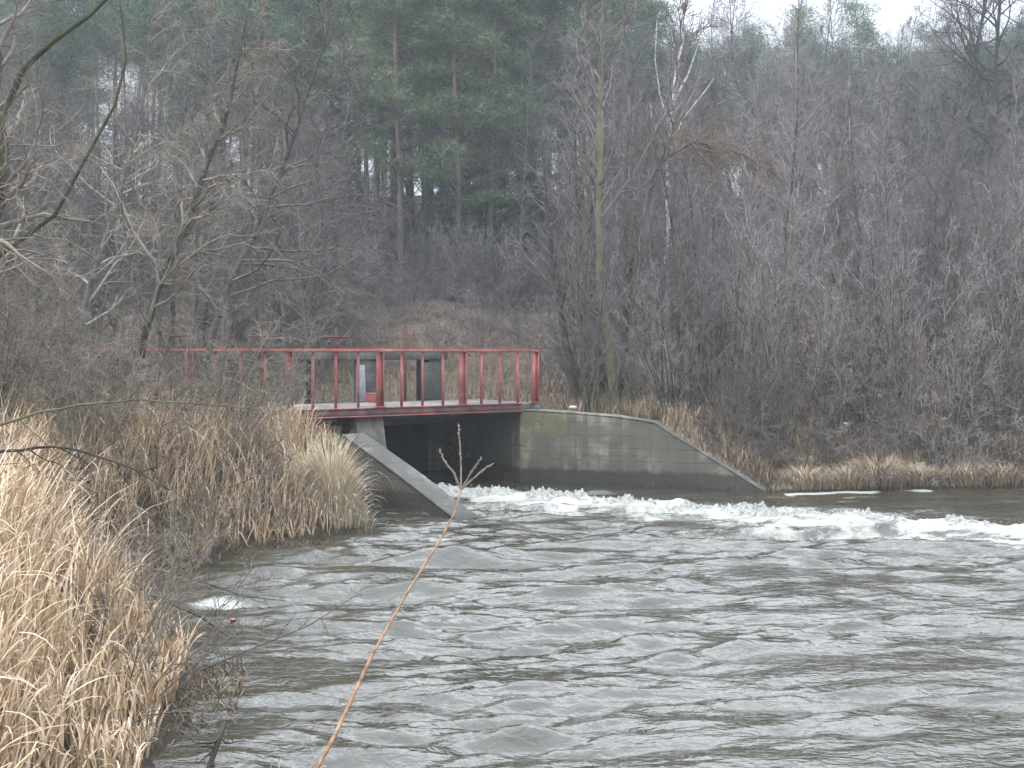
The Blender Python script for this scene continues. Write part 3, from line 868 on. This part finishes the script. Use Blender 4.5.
# --- shrubs
GS = 'shrubs of the right bank thicket'
shr = [make_shrub(600+i, H, ns, sp, .024, 8, .30, 5, 3, .13, .05, .006, M['bark_slim'], M['twig_right'], 'bare many-stemmed shrub in the thicket along the right bank', GS, name='willow_shrub')
       for i, (H, ns, sp) in enumerate([(5, 8, .22), (4.2, 9, .42), (5.8, 7, .16), (3.0, 10, .75)])]
def fs():
    y = 21.2+10*rng.random()**1.5; return uy(rng.uniform(575, 1100), y)
place(shr, spots(52, fs, .7, .5), .6, 1.15)
GH = 'undergrowth shrubs on the wooded hillside'
und = [make_shrub(630+i, H, ns, sp, .02, 8, .34, 6, 4, .14, .03, .009, M['bark_grey'], M['twig_far'], 'low grey leafless shrub in the undergrowth of the hillside wood', GH, name='undergrowth_shrub')
       for i, (H, ns, sp) in enumerate([(3.2, 9, .6), (4, 9, .5), (2.6, 10, .8)])]
def fu():
    y = rng.uniform(40, 66); return uy(rng.uniform(-40, 1080), y)
place(und, spots(120, fu, .9), .8, 1.25)
screen = [make_shrub(650+i, 3.1, 6, .8, .014, 9, .5, 6, 4, .2, .0, .0045, M['twig_left'], M['twig_left'], 'pale leafless shrub whose fine twigs screen the left end of the footbridge', 'pale shrubs screening the footbridge', name='screening_shrub') for i in range(3)]
GL = 'tangled shrubs of the left bank'
lsh = [make_shrub(660+i, H, ns, sp, .02, 9, .42, 7, 5, .2, -.015, .0052, M['bark_grey'], M['twig_left'], 'tangled brown shrub with curling twigs among the left bank reeds', GL, name='tangled_shrub')
       for i, (H, ns, sp) in enumerate([(3.6, 9, .8), (3.0, 10, 1.0), (4.2, 8, .6)])]
def fls():
    y = rng.uniform(13, 22); return uy(rng.uniform(-80, 250)*rng.uniform(.3, 1), y)
place(lsh, spots(11, fls, .9, .8), .55, .85)
place(screen, [uy(205, 16.2), uy(165, 15.4), uy(120, 16.4), uy(75, 15.6), uy(30, 16.5), uy(240, 17.0), uy(145, 14.2), uy(60, 13.6)], .8, 1.1)
und2 = [make_shrub(680, 2.2, 9, .9, .016, 8, .4, 6, 3, .18, .0, .006, M['bark_grey'], M['twig_far'], 'low brush on the leafy cut bank above the footbridge', 'brush on the cut bank', name='brush_shrub')]
bank2 = [make_shrub(684+i, 2.8, 9, .5, .018, 8, .34, 6, 4, .14, .03, .008, M['bark_grey'], M['twig_far'], 'grey brush along the top edge of the cut bank behind the footbridge', 'brush on top of the cut bank', name='brush_shrub') for i in range(2)]
LM = 'grey leafless shrub on the bank between the footbridge and the hill'
mid = [make_shrub(690, 2.6, 8, .6, .018, 8, .36, 6, 4, .16, .02, .006, M['bark_grey'], M['twig_grey'], LM, 'shrubs between footbridge and hill', name='bank_shrub')]
place(und2, spots(42, lambda: uy(rng.uniform(300, 620), rng.uniform(36.5, 45)), .8), .45, .9)
place(bank2, spots(34, lambda: uy(rng.uniform(280, 620), rng.uniform(40.5, 49)), .6), .8, 1.3)
place(mid, [uy(u, y) for u, y in ((300, 37), (330, 36), (350, 39), (250, 36), (545, 30), (580, 27), (560, 35), (520, 38), (200, 37), (600, 33), (640, 31))], .6, 1.1)

# --- individual trees
def custom_tree(name, base_pts, radii, label, seed, n1, l1, ang, n2, n3, wob, trop, first, tw, bm, tm, cat='tree', extra=None):
    """trunk through given world points"""
    o0 = Vector(base_pts[0])
    P = [tuple(Vector(p)-o0) for p in base_pts]
    # resample
    n = 16; pts = []; rr = []
    for k in range(n):
        x = k/(n-1)*(len(P)-1); i = min(int(x), len(P)-2); f = x-i
        f2 = f
        pts.append(tuple(P[i][c]*(1-f2)+P[i+1][c]*f2 for c in range(3))); rr.append(radii[i]*(1-f)+radii[i+1]*f)
    dirs = [nrm(tuple(pts[min(k+1, n-1)][c]-pts[max(k-1, 0)][c] for c in range(3))) for k in range(n)]
    rg = random.Random(seed)
    for k in range(1, n-1):
        pts[k] = tuple(pts[k][c]+rg.gauss(0, radii[0]*.25) for c in range(3))
    tr_ = (pts, rr, dirs)
    root = empty(name, o0, label, cat)
    limbs, twigs = ramify(rg, tr_, n1, l1, ang, n2, n3, wob, trop, first, tw)
    tube_obj('trunk', [([(pts, rr)], 10)]+([(extra_polys(extra, o0), 7)] if extra else []), bm, root)
    tube_obj('crown', [(limbs, 5), (twigs, 3)], tm, root)
    return root
def extra_polys(extra, o0):
    out = []
    for pts, r0, r1 in extra:
        P = [tuple(Vector(p)-o0) for p in pts]; n = len(P)
        out.append((P, [r0+(r1-r0)*i/(n-1) for i in range(n)]))
    return out
def gat(u, Y): x = (u-512)/F*Y; return Vector((x, Y, gz(x, Y)-.1))
# birch
Yb = 28
custom_tree('birch_tree', [gat(668, Yb), at(667, 300, Yb), at(668, 230, Yb), at(669, 150, Yb), at(673, 100, Yb), at(680, 50, Yb), at(684, 5, Yb)],
            [.075, .07, .066, .06, .045, .03, .014], 'slender birch with white trunk and white forked limbs in the wood', 11, 16, 2.4, rad(30), 7, 4, .10, .05, .45, .012, M['birch_bark'], M['twig_grey'],
            extra=[([at(668, 160, Yb), at(682, 120, Yb), at(706, 90, Yb), at(714, 78, Yb)], .026, .009), ([at(670, 130, Yb), at(660, 95, Yb), at(655, 60, Yb), at(657, 20, Yb)], .026, .009),
                   ([at(672, 105, Yb), at(688, 75, Yb), at(700, 40, Yb)], .035, .012), ([at(667, 165, Yb), at(652, 120, Yb), at(650, 100, Yb)], .03, .01)])
# olive trunk tree right of the bridge
Yo = 23.2
custom_tree('ash_tree', [gat(618, Yo), at(608, 330, Yo), at(598, 280, Yo), at(597, 200, Yo), at(599, 120, Yo), at(601, 60, Yo), at(604, -60, Yo)],
            [.10, .08, .072, .065, .055, .035, .015], 'bare tree with tall straight olive-green trunk right of the footbridge end', 12, 26, 2.6, rad(42), 7, 4, .10, .06, .42, .009, M['bark_olive'], M['twig_grey'])
# leaning trunk far right
Yl = 23.5
custom_tree('leaning_tree', [gat(955, Yl), at(968, 365, Yl), at(985, 325, Yl), at(1020, 290, Yl), at(1060, 262, Yl), at(1120, 200, Yl)],
            [.13, .12, .11, .10, .08, .04], 'thick leaning tree trunk bent to the right on the right bank', 13, 20, 1.8, rad(50), 7, 5, .14, .06, .35, .008, M['bark_olive'], M['twig_right'])
# pale pole-like trunk right
Yp = 27
custom_tree('young_tree', [gat(828, Yp), at(830, 330, Yp), at(836, 250, Yp), at(838, 180, Yp), at(834, 100, Yp)],
            [.07, .065, .055, .04, .02], 'young tree with straight pale green stem in the right thicket', 14, 22, 1.6, rad(34), 7, 4, .12, .05, .3, .008, M['bark_olive'], M['twig_right'])
# clump of trunks near the bridge end
for k, (ub, ut, sgn) in enumerate(((578, 540, 1), (590, 575, 1), (603, 590, 1), (616, 640, 1))):
    Yc = 26.5+.5*k
    custom_tree('alder_tree', [gat(ub, Yc), at(lerp(ub, ut, .4), 330, Yc), at(lerp(ub, ut, .75), 240, Yc), at(ut, 130, Yc)],
                [.10, .085, .06, .02], ['outermost left-leaning dark trunk of the alder clump behind the bridge end', 'second dark alder trunk from the left behind the bridge end',
                'dark alder trunk beside the olive trunk behind the bridge end', 'right-leaning dark alder trunk right of the olive trunk'][k], 20+k, 18, 1.9, rad(38), 7, 4, .13, .04, .3, .008, M['bark_dark'], M['twig_grey'])
# rusty arching crown
Ya = 25
custom_tree('arching_willow', [gat(640, Ya), at(632, 320, Ya), at(640, 230, Ya), at(655, 165, Ya), at(690, 142, Ya), at(735, 150, Ya), at(775, 175, Ya)],
            [.06, .055, .05, .04, .03, .02, .01], 'willow arching to the right with rust-brown twigs at its bend', 15, 60, 1.3, rad(50), 8, 5, .18, -.03, .5, .0065, M['bark_grey'], M['twig_rust'])
# left edge tree, dark limbs
Ye = 12.5
custom_tree('willow_tree', [gat(-50, Ye), at(-30, 300, Ye), at(-12, 240, Ye), at(2, 190, Ye), at(-4, 60, Ye), at(-30, -80, Ye)],
            [.10, .09, .08, .07, .06, .03], 'old willow at the left edge with dark crooked limbs', 16, 26, 2.0, rad(55), 8, 5, .17, -.0, .2, .006, M['bark_moss'], M['twig_left'],
            extra=[([at(0, 200, Ye-.4), at(-2, 130, Ye-.4), at(22, 70, Ye-.4), at(52, 42, Ye-.4), at(90, 15, Ye-.4), at(115, -10, Ye-.4)], .045, .02),
                   ([at(-20, 270, Ye), at(55, 215, Ye), at(90, 150, Ye), at(115, 105, Ye), at(126, 60, Ye), at(120, 0, Ye)], .026, .010)])
for k in range(3):
    Yq = (15, 17.5, 20)[k]; ub = (120, 185, 60)[k]; ut = (250, 330, 160)[k]
    custom_tree('crooked_tree', [gat(ub, Yq), at(lerp(ub, ut, .25), 300, Yq), at(lerp(ub, ut, .55), 210, Yq), at(lerp(ub, ut, .8), 120, Yq), at(ut, (0, 20, -40)[k], Yq)],
                [.06, .05, .042, .03, .012], ['crooked bare tree leaning right from the reeds on the left bank', 'crooked bare tree leaning over the left end of the footbridge', 'crooked bare tree behind the old willow at left'][k],
                30+k, 30, (2.0, 2.3, 2.4)[k], rad(60), 9, 6, .19, -.012, .2, .0062, M['bark_grey'], M['twig_left' if k != 1 else 'twig_grey'])

# low branch reaching over the reeds
def sweep(name, pts, r0, r1, label, mat, seed, n1=10, l1=.6, n2=5, n3=3, tw=.0035, cat='branch', tm=None, first=.15, trop=.0):
    custom_tree(name, pts, [r0+(r1-r0)*i/(len(pts)-1) for i in range(len(pts))], label, seed, n1, l1, rad(40), n2, n3, .16, trop, first, tw, mat, tm or mat, cat)
def vat(u, v, Y): return at(u, v, Y)
Yw = 9.5
sweep('low_branch', [vat(-80, 436, Yw), vat(-10, 428, Yw), vat(40, 412, Yw), vat(90, 404, Yw), vat(140, 400, Yw), vat(200, 404, Yw), vat(262, 410, Yw)], .016, .003,
      'long low greenish branch hanging over the reeds at left', M['bark_olive'], 41, 12, .55, 4, 2, .003)
sweep('low_branch', [vat(-80, 470, 8.5), vat(0, 452, 8.5), vat(60, 446, 8.5), vat(120, 462, 8.5), vat(170, 490, 8.5)], .016, .004,
      'thin dark branch hanging below the greenish branch over the reeds', M['bark_dark'], 42, 10, .4, 4, 2, .0025)
# dead sticks at the waterline
def stick(pts, r0, r1, label, seed, mat='bark_dark'):
    rg = random.Random(seed); o0 = Vector(pts[0])
    P = [tuple(Vector(p)-o0) for p in pts]
    polys = [(P, [r0+(r1-r0)*i/(len(P)-1) for i in range(len(P))])]
    br_ = (P, polys[0][1], [nrm(tuple(P[-1][c]-P[0][c] for c in range(3)))]*len(P))
    l, t = ramify(rg, br_, 7, .35, rad(45), 2, 1, .2, .05, .1, .0025)
    o = tube_obj('dead_branch', [(polys, 7), (l+t, 4)], M[mat]); o.location = o0
    tag(o, label, 'branch'); return o
stick([(-3.6, 9.6, .45), (-3.1, 9.55, .38), (-2.7, 9.5, .22), (-2.35, 9.4, .02)], .018, .006, 'dark crooked dead branch lying from the reeds toward the water', 51)
stick([(-2.5, 8.4, .02), (-2.1, 8.9, .10), (-1.75, 9.5, .14), (-1.4, 10.0, .30)], .008, .003, 'thin dead stick poking out of the water beside the bank', 52)
stick([(-3.9, 11.0, .35), (-3.3, 10.9, .30), (-2.6, 10.7, .12), (-2.2, 10.7, .08)], .010, .003, 'brown dead stick in the small bay with the foam patch', 53)
stick([(-1.75, 6.7, .25), (-1.78, 6.6, .12), (-1.82, 6.5, -.05)], .02, .016, 'short dark stake standing in the water beside the near reeds', 54)
stick([(-1.9, 6.05, .02), (-1.5, 6.2, .03), (-1.1, 6.5, .05)], .012, .006, 'pale stick lying on the water beside the near reeds', 55, 'bud')

# foreground shoot
gp = Vector((-.98, 2.35, gz(-.98, 2.35)-.05))
main = [gp, at(300, 800, 2.95), at(335, 735, 3.1), at(372, 655, 3.3), at(410, 588, 3.5), at(440, 540, 3.62), at(455, 512, 3.7), at(461, 490, 3.75)]
ws = empty('willow_shoot', gp, 'single orange-brown willow shoot with forked buds leaning over the water in front', 'shoot')
def rel3(pts): return [tuple(Vector(p)-gp) for p in pts]
tube_obj('stem', [([(rel3(main), [.0075, .0066, .006, .0052, .0042, .0036, .0032, .003])], 8)], M['shoot'], ws)
for pts in ([(461, 490), (461, 468), (460, 445), (458, 423)], [(461, 490), (455, 475), (445, 462), (439, 449)], [(461, 490), (468, 478), (475, 467), (482, 457)], [(461, 490), (472, 480), (483, 470), (494, 463)]):
    P = rel3([at(u, v, 3.75+.02*i) for i, (u, v) in enumerate(pts)])
    polys = [(P, [.0033, .003, .0027, .0012])]
    rg = random.Random(pts[-1][0])
    for i in range(14):       # buds
        t = .15+.06*i; q_, r_, d_ = sample((P, polys[0][1], [nrm(tuple(P[-1][c]-P[0][c] for c in range(3)))]*4), min(t, .98))
        d = side_dir(rg, d_, rad(25)); e = tuple(q_[c]+d[c]*.012 for c in range(3)); mdl = tuple(q_[c]+d[c]*.006 for c in range(3))
        polys.append(([q_, tuple(q_[c]+d[c]*.003 for c in range(3)), mdl, e], [.001, .0036, .0032, .0006]))
    tube_obj('side_shoot', [(polys, 6)], M['bud'], ws)

# ---------------------------------------------------------------- dry grass and reeds
def blades(name, P, Hh, az, bend, width, tint, mat, nseg=6, lean0=.08, twist=None, rn=None, kind='stuff', label=None, cat='grass', hook=None):
    rn_ = np.random.RandomState(len(P))
    m = len(P); t = np.linspace(0, 1, nseg+1)[None, :]
    H_ = Hh[:, None]; b = bend[:, None]
    hk = hook[:, None] if hook is not None else 2.0
    th = lean0*(.4+rn_.rand(m, 1)*1.2)+np.minimum(b, 2.9)*t**hk
    dx_ = np.sin(th); dz_ = np.cos(th)
    hx = H_*np.concatenate([np.zeros((m, 1)), np.cumsum((dx_[:, 1:]+dx_[:, :-1])/2, axis=1)], 1)/nseg
    hz = H_*np.concatenate([np.zeros((m, 1)), np.cumsum((dz_[:, 1:]+dz_[:, :-1])/2, axis=1)], 1)/nseg
    ca = np.cos(az)[:, None]; sa = np.sin(az)[:, None]
    C = np.stack([P[:, 0:1]+ca*hx, P[:, 1:2]+sa*hx, P[:, 2:3]+hz], -1)
    ph = (twist if twist is not None else np.zeros(m))[:, None]
    sx = -sa*np.cos(ph)+ca*np.sin(ph)*.5; sy = ca*np.cos(ph)+sa*np.sin(ph)*.5
    wv = width[:, None]*np.minimum(1, .6+t*1.6)*(1-t**2.2)+.0006
    S = np.stack([sx*wv, sy*wv, 0*wv], -1)*.5
    V = np.stack([C-S, C+S], 2).reshape(m, -1, 3)
    n = nseg+1
    i = np.arange(m*n*2).reshape(m, n, 2)
    q = np.stack([i[:, :-1, 0], i[:, :-1, 1], i[:, 1:, 1], i[:, 1:, 0]], -1).reshape(-1, 4)
    tn = np.repeat(tint, n*2); al = np.repeat(np.broadcast_to(t, (m, n)).reshape(-1), 2)
    o = from_arrays(name, V.reshape(-1, 3), q, None, mat, None, True, {'tint': tn, 'along': al})
    tag(o, label, cat, kind=kind)
    return o
rn = np.random.RandomState(9)
def scatter(n, xr, yr, cond):
    out = []
    while sum(len(a) for a in out) < n:
        x = rn.uniform(*xr, n); y = rn.uniform(*yr, n); k = cond(x, y)
        out.append(np.stack([x[k], y[k]], -1))
    p = np.concatenate(out)[:n]
    return p
def dR(x, y): return poly_dist(x, y, RIVER)
def lay(p): return np.column_stack([p, gheight(p[:, 0], p[:, 1])-.03])
def clumpy(x, y, sc=2.2, th=.42, seed=80): return fbm(x*sc, y*sc, 3, seed) > th-.12*rn.rand(len(x))
def reedset(name, n, xr, yr, cond, h, w, bd, tintc, mat, nseg, label, wind=0.2, lean0=.1):
    p = scatter(n, xr, yr, cond); P = lay(p); P[:, 2] = np.maximum(P[:, 2], -.01); m = len(P)
    edge = np.clip(dR(P[:, 0], P[:, 1])/.9, .35, 1)
    hv = h*rn.uniform(.45, 1.15, m)*(.7+.6*fbm(P[:, 0]*.9, P[:, 1]*.9, 2, 91))*edge
    az = rn.uniform(0, 6.283, m)+wind
    return blades(name, P, hv, az, bd*rn.gamma(2.2, .45, m), w*rn.uniform(.5, 1.3, m), np.clip(tintc+rn.randn(m)*.22, 0, 1), mat, nseg, lean0, rn.uniform(-1.2, 1.2, m), label=label, hook=rn.uniform(1.4, 5.0, m))
# near clump, lower left
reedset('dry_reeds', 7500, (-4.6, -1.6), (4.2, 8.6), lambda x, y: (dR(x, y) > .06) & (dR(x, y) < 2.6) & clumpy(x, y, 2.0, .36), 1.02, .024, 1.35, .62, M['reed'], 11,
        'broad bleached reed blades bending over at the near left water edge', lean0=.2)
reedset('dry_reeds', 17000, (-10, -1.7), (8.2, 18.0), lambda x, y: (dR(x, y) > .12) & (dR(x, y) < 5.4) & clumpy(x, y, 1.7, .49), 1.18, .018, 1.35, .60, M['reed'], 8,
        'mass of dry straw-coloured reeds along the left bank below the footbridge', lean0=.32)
reedset('dead_grass', 16000, (-11, -1.0), (1.5, 18.4), lambda x, y: (dR(x, y) > 0), .45, .012, 1.3, .35, M['litter_grass'], 4,
        'flattened dead grass covering the left bank', lean0=.5)
reedset('debris', 2600, (-4.4, -1.2), (5.2, 14.5), lambda x, y: (dR(x, y) > -.38) & (dR(x, y) < .3) & clumpy(x, y, 1.1, .50, 93), .30, .010, 1.6, .12, M['litter_grass'], 4,
        'brown rotting stalks washed up along the left waterline', lean0=.9)
# the tall clump in front of the wing wall: a thing of its own
c0 = np.array((-2.58, 15.75)); m = 2000
ang = rn.uniform(0, 6.283, m); rr = np.abs(rn.randn(m))*.25
P = lay(np.stack([c0[0]+rr*np.cos(ang)*1.0, c0[1]+rr*np.sin(ang)*.7], -1)); P[:, 2] = np.maximum(P[:, 2], -.05)
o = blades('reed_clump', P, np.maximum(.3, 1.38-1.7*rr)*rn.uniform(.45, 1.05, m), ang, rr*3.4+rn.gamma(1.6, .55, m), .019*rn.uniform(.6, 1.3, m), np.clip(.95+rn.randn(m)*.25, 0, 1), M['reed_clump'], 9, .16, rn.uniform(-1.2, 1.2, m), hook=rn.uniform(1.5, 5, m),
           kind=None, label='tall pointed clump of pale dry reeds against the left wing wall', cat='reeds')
# right bank tufts
reedset('dead_grass', 8000, (1.5, 13), (19.6, 25.5), lambda x, y: (dR(x, y) > .02) & (dR(x, y) < 1.1+1.3*fbm(x*.8, y*0, 2, 86)) & clumpy(x, y, 1.6, .56, 85), .42, .015, 1.8, .5, M['reed_far'], 5,
        'dry straw-coloured grass tufts along the right bank', lean0=.2, wind=3.8)
reedset('dead_grass', 9000, (.8, 13), (20.4, 26.5), lambda x, y: (dR(x, y) > .6) & clumpy(x, y, 1.5, .40, 95), .34, .013, 1.8, .34, M['litter_grass'], 4,
        'matted brown grass and dead stalks on the slope above the right waterline', lean0=.6)
def bandc(x, y):
    dp = poly_dist(x, y, POND); return (dR(x, y) > .4) & (dp > 0) & clumpy(x, y, .8, .42, 87)
reedset('dead_grass', 16000, (-12, 16), (21.5, 40), bandc, .42, .022, 1.2, .38, M['litter_grass'], 4, 'matted dead grass on the flat ground behind the footbridge', lean0=.3)

# individual overhanging tufts at the right waterline
tx = [(5.35, 20.0), (6.2, 20.15), (6.75, 20.2), (7.6, 20.4), (8.5, 20.5), (9.2, 20.55)]
tl = ['drooping straw tuft nearest the tip of the long wing wall', 'second drooping straw tuft from the long wing wall tip', 'big drooping straw tuft in the middle of the right waterline',
      'straw tuft right of the big middle tuft on the right waterline', 'straw tuft second from the right end of the right waterline', 'straw tuft at the right end of the right waterline']
for k, (x, y) in enumerate(tx):
    m = 900 if k in (2,) else 600
    ang = rn.uniform(0, 6.283, m); rr = np.abs(rn.randn(m))*.22
    P = np.stack([x+1.4*rr*np.cos(ang), y+.06+rr*np.sin(ang)*.7, np.zeros(m)], -1); P[:, 2] = np.maximum(gheight(P[:, 0], P[:, 1]), 0)
    blades('grass_tuft', P, (.8 if k == 2 else .55)*rn.uniform(.4, 1.1, m), ang, 1.3+rr*2+rn.gamma(1.6, .4, m), .014*rn.uniform(.6, 1.3, m), np.clip(.66+rn.randn(m)*.2, 0, 1), M['reed_far'], 6, .15,
           rn.uniform(-1.2, 1.2, m), kind=None, label=tl[k], cat='grass tuft')['group'] = 'straw tufts on the right waterline'

rbr = [make_shrub(730+i, 1.8, 8, 1.0, .012, 7, .4, 5, 3, .2, -.01, .005, M['bark_slim'], M['twig_right'], 'low sprawling leafless bush at the foot of the right thicket', 'low bushes at the foot of the right thicket', name='bank_bush') for i in range(2)]
place(rbr, spots(26, lambda: uy(rng.uniform(660, 1060), rng.uniform(20.7, 23.5)), .5, .35), .6, 1.15)
# fine twigs over the left waterline
LT_ = 'low brown twiggy bush at the left waterline'
wtr = [make_shrub(720+i, 1.5, 9, 1.1, .008, 8, .4, 5, 3, .2, -.0, .0028, M['twig_left'], M['twig_left'], LT_, 'twiggy bushes at the left waterline', name='waterside_bush') for i in range(2)]
place(wtr, [(-3.0, 9.0), (-3.6, 9.9), (-4.2, 11.9), (-3.4, 14.4), (-2.6, 8.0), (-4.6, 10.6), (-4.0, 13.2), (-3.2, 15.6), (-5.2, 12.4), (-5.0, 14.6), (-4.4, 9.0), (-2.7, 7.3)], .6, 1.0)

# ---------------------------------------------------------------- litter
def scrap(loc, r, mat, name, label, cat, seed):
    rg = random.Random(seed); mb = MB(); n = 7
    ring = [mb.verts([(loc[0]*0+r*(1+.4*rg.random())*math.cos(a)*s, r*(1+.4*rg.random())*math.sin(a)*s, z*r) for a in [k*6.283/n for k in range(n)]]) for s, z in ((.6, 0), (1, .35), (.5, .8))]
    for a, b in zip(ring, ring[1:]):
        for k in range(n): mb.q.append((a+k, a+(k+1) % n, b+(k+1) % n, b+k))
    c = mb.verts([(0, 0, r*.7)])
    for k in range(n): mb.t.append((ring[-1]+k, ring[-1]+(k+1) % n, c))
    o = mb.build(name, M[mat]); o.location = loc; tag(o, label, cat)
def gl(u, Y, dz=0): x = (u-512)/F*Y; return (x, Y, gz(x, Y)+dz)
scrap(gl(573, 22.8, .12), .09, 'white_trash', 'plastic_bag', 'small white crumpled bag on the grass right of the bridge end', 'litter', 1)
scrap(gl(844, 22.2, .15), .07, 'white_trash', 'plastic_bag', 'small white scrap in the straw under the right thicket', 'litter', 2)
scrap(gl(878, 23.6, .2), .08, 'white_trash', 'plastic_bag', 'small white scrap higher up among the right thicket stems', 'litter', 3)
scrap((-2.6, 10.25, .0), .025, 'orange_trash', 'plastic_scrap', 'tiny orange scrap floating by the left bank', 'litter', 4)

# ---------------------------------------------------------------- light, sky, camera
w = bpy.data.worlds.new('World'); scene.world = w; w.use_nodes = True
nt = w.node_tree; nt.nodes.clear()
out = nt.nodes.new('ShaderNodeOutputWorld'); bg = nt.nodes.new('ShaderNodeBackground')
sky = nt.nodes.new('ShaderNodeTexSky'); sky.sky_type = 'NISHITA'; sky.sun_disc = False
EL, AZ = rad(48), rad(215)
sky.sun_elevation = EL; sky.sun_rotation = AZ
tc = nt.nodes.new('ShaderNodeTexCoord')
cl = noise(nt, 2.2, 4, .5, tc.outputs['Generated'])
cloud = ramp(nt, cl, [(.3, (.87, .95, 1.07)), (.7, (1.08, 1.15, 1.25))])
sz = nd(nt, 'ShaderNodeSeparateXYZ'); nt.links.new(tc.outputs['Generated'], sz.inputs[0])
lum = maths(nt, 'MULTIPLY_ADD', maths(nt, 'MAXIMUM', maths(nt, 'SUBTRACT', sz.outputs[2], .25), 0.0), 38.0, 6.9)      # overcast: zenith brighter than horizon
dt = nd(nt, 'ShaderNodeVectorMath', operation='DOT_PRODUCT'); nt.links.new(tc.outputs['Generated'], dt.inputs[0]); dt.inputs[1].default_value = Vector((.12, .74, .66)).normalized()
lobe = maths(nt, 'POWER', maths(nt, 'MAXIMUM', dt.outputs['Value'], 0.0), 9.0)      # added bright sky lobe, out of view, to brighten the water's reflections
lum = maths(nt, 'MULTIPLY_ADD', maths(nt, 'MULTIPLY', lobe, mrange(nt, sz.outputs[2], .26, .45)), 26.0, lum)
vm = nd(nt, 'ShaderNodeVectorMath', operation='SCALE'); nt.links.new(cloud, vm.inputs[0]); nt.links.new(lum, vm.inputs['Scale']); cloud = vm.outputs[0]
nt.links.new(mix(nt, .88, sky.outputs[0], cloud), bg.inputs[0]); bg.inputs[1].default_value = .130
nt.links.new(bg.outputs[0], out.inputs[0])
sd = bpy.data.lights.new('sun', 'SUN'); sd.energy = 1.2; sd.angle = rad(25); sd.color = (1, .97, .92)
so = bpy.data.objects.new('sun', sd); COL.objects.link(so)
dv_ = Vector((math.sin(AZ)*math.cos(EL), math.cos(AZ)*math.cos(EL), math.sin(EL)))
so.rotation_euler = dv_.to_track_quat('Z', 'Y').to_euler()

cd = bpy.data.cameras.new('camera'); co = bpy.data.objects.new('camera', cd); COL.objects.link(co)
cd.clip_start = .05; co.location = (0, 0, EYE); co.rotation_euler = (rad(90), 0, 0)
cd.sensor_width = 36; cd.lens = F/1024*36; cd.shift_y = -(384-HZ)/1024; cd.clip_end = 2000; cd.clip_start = .05
scene.camera = co
try:
    cy_ = scene.cycles
    cy_.max_bounces = 5; cy_.diffuse_bounces = 2; cy_.glossy_bounces = 2; cy_.transparent_max_bounces = 4; cy_.volume_bounces = 0
    cy_.use_adaptive_sampling = True; cy_.adaptive_threshold = .04; cy_.adaptive_min_samples = 16
except Exception: pass
# thin winter haze hanging over the valley
hz = MB(); hz.hexa([(-300, -40, -3), (300, -40, -3), (300, 500, -3), (-300, 500, -3)], [(-300, -40, 60), (300, -40, 60), (300, 500, 60), (-300, 500, 60)])
mh = bpy.data.materials.new('haze'); mh.use_nodes = True; nh = mh.node_tree; nh.nodes.clear()
oh = nh.nodes.new('ShaderNodeOutputMaterial'); vs = nh.nodes.new('ShaderNodeVolumeScatter')
vs.inputs['Color'].default_value = (.90, .96, 1, 1); vs.inputs['Density'].default_value = .0020; vs.inputs['Anisotropy'].default_value = .2
nh.links.new(vs.outputs[0], oh.inputs['Volume'])
tag(hz.build('haze', mh), kind='structure')
scene.view_settings.view_transform = 'Standard'; scene.view_settings.look = 'None'
scene.view_settings.exposure = 0; scene.view_settings.gamma = 1
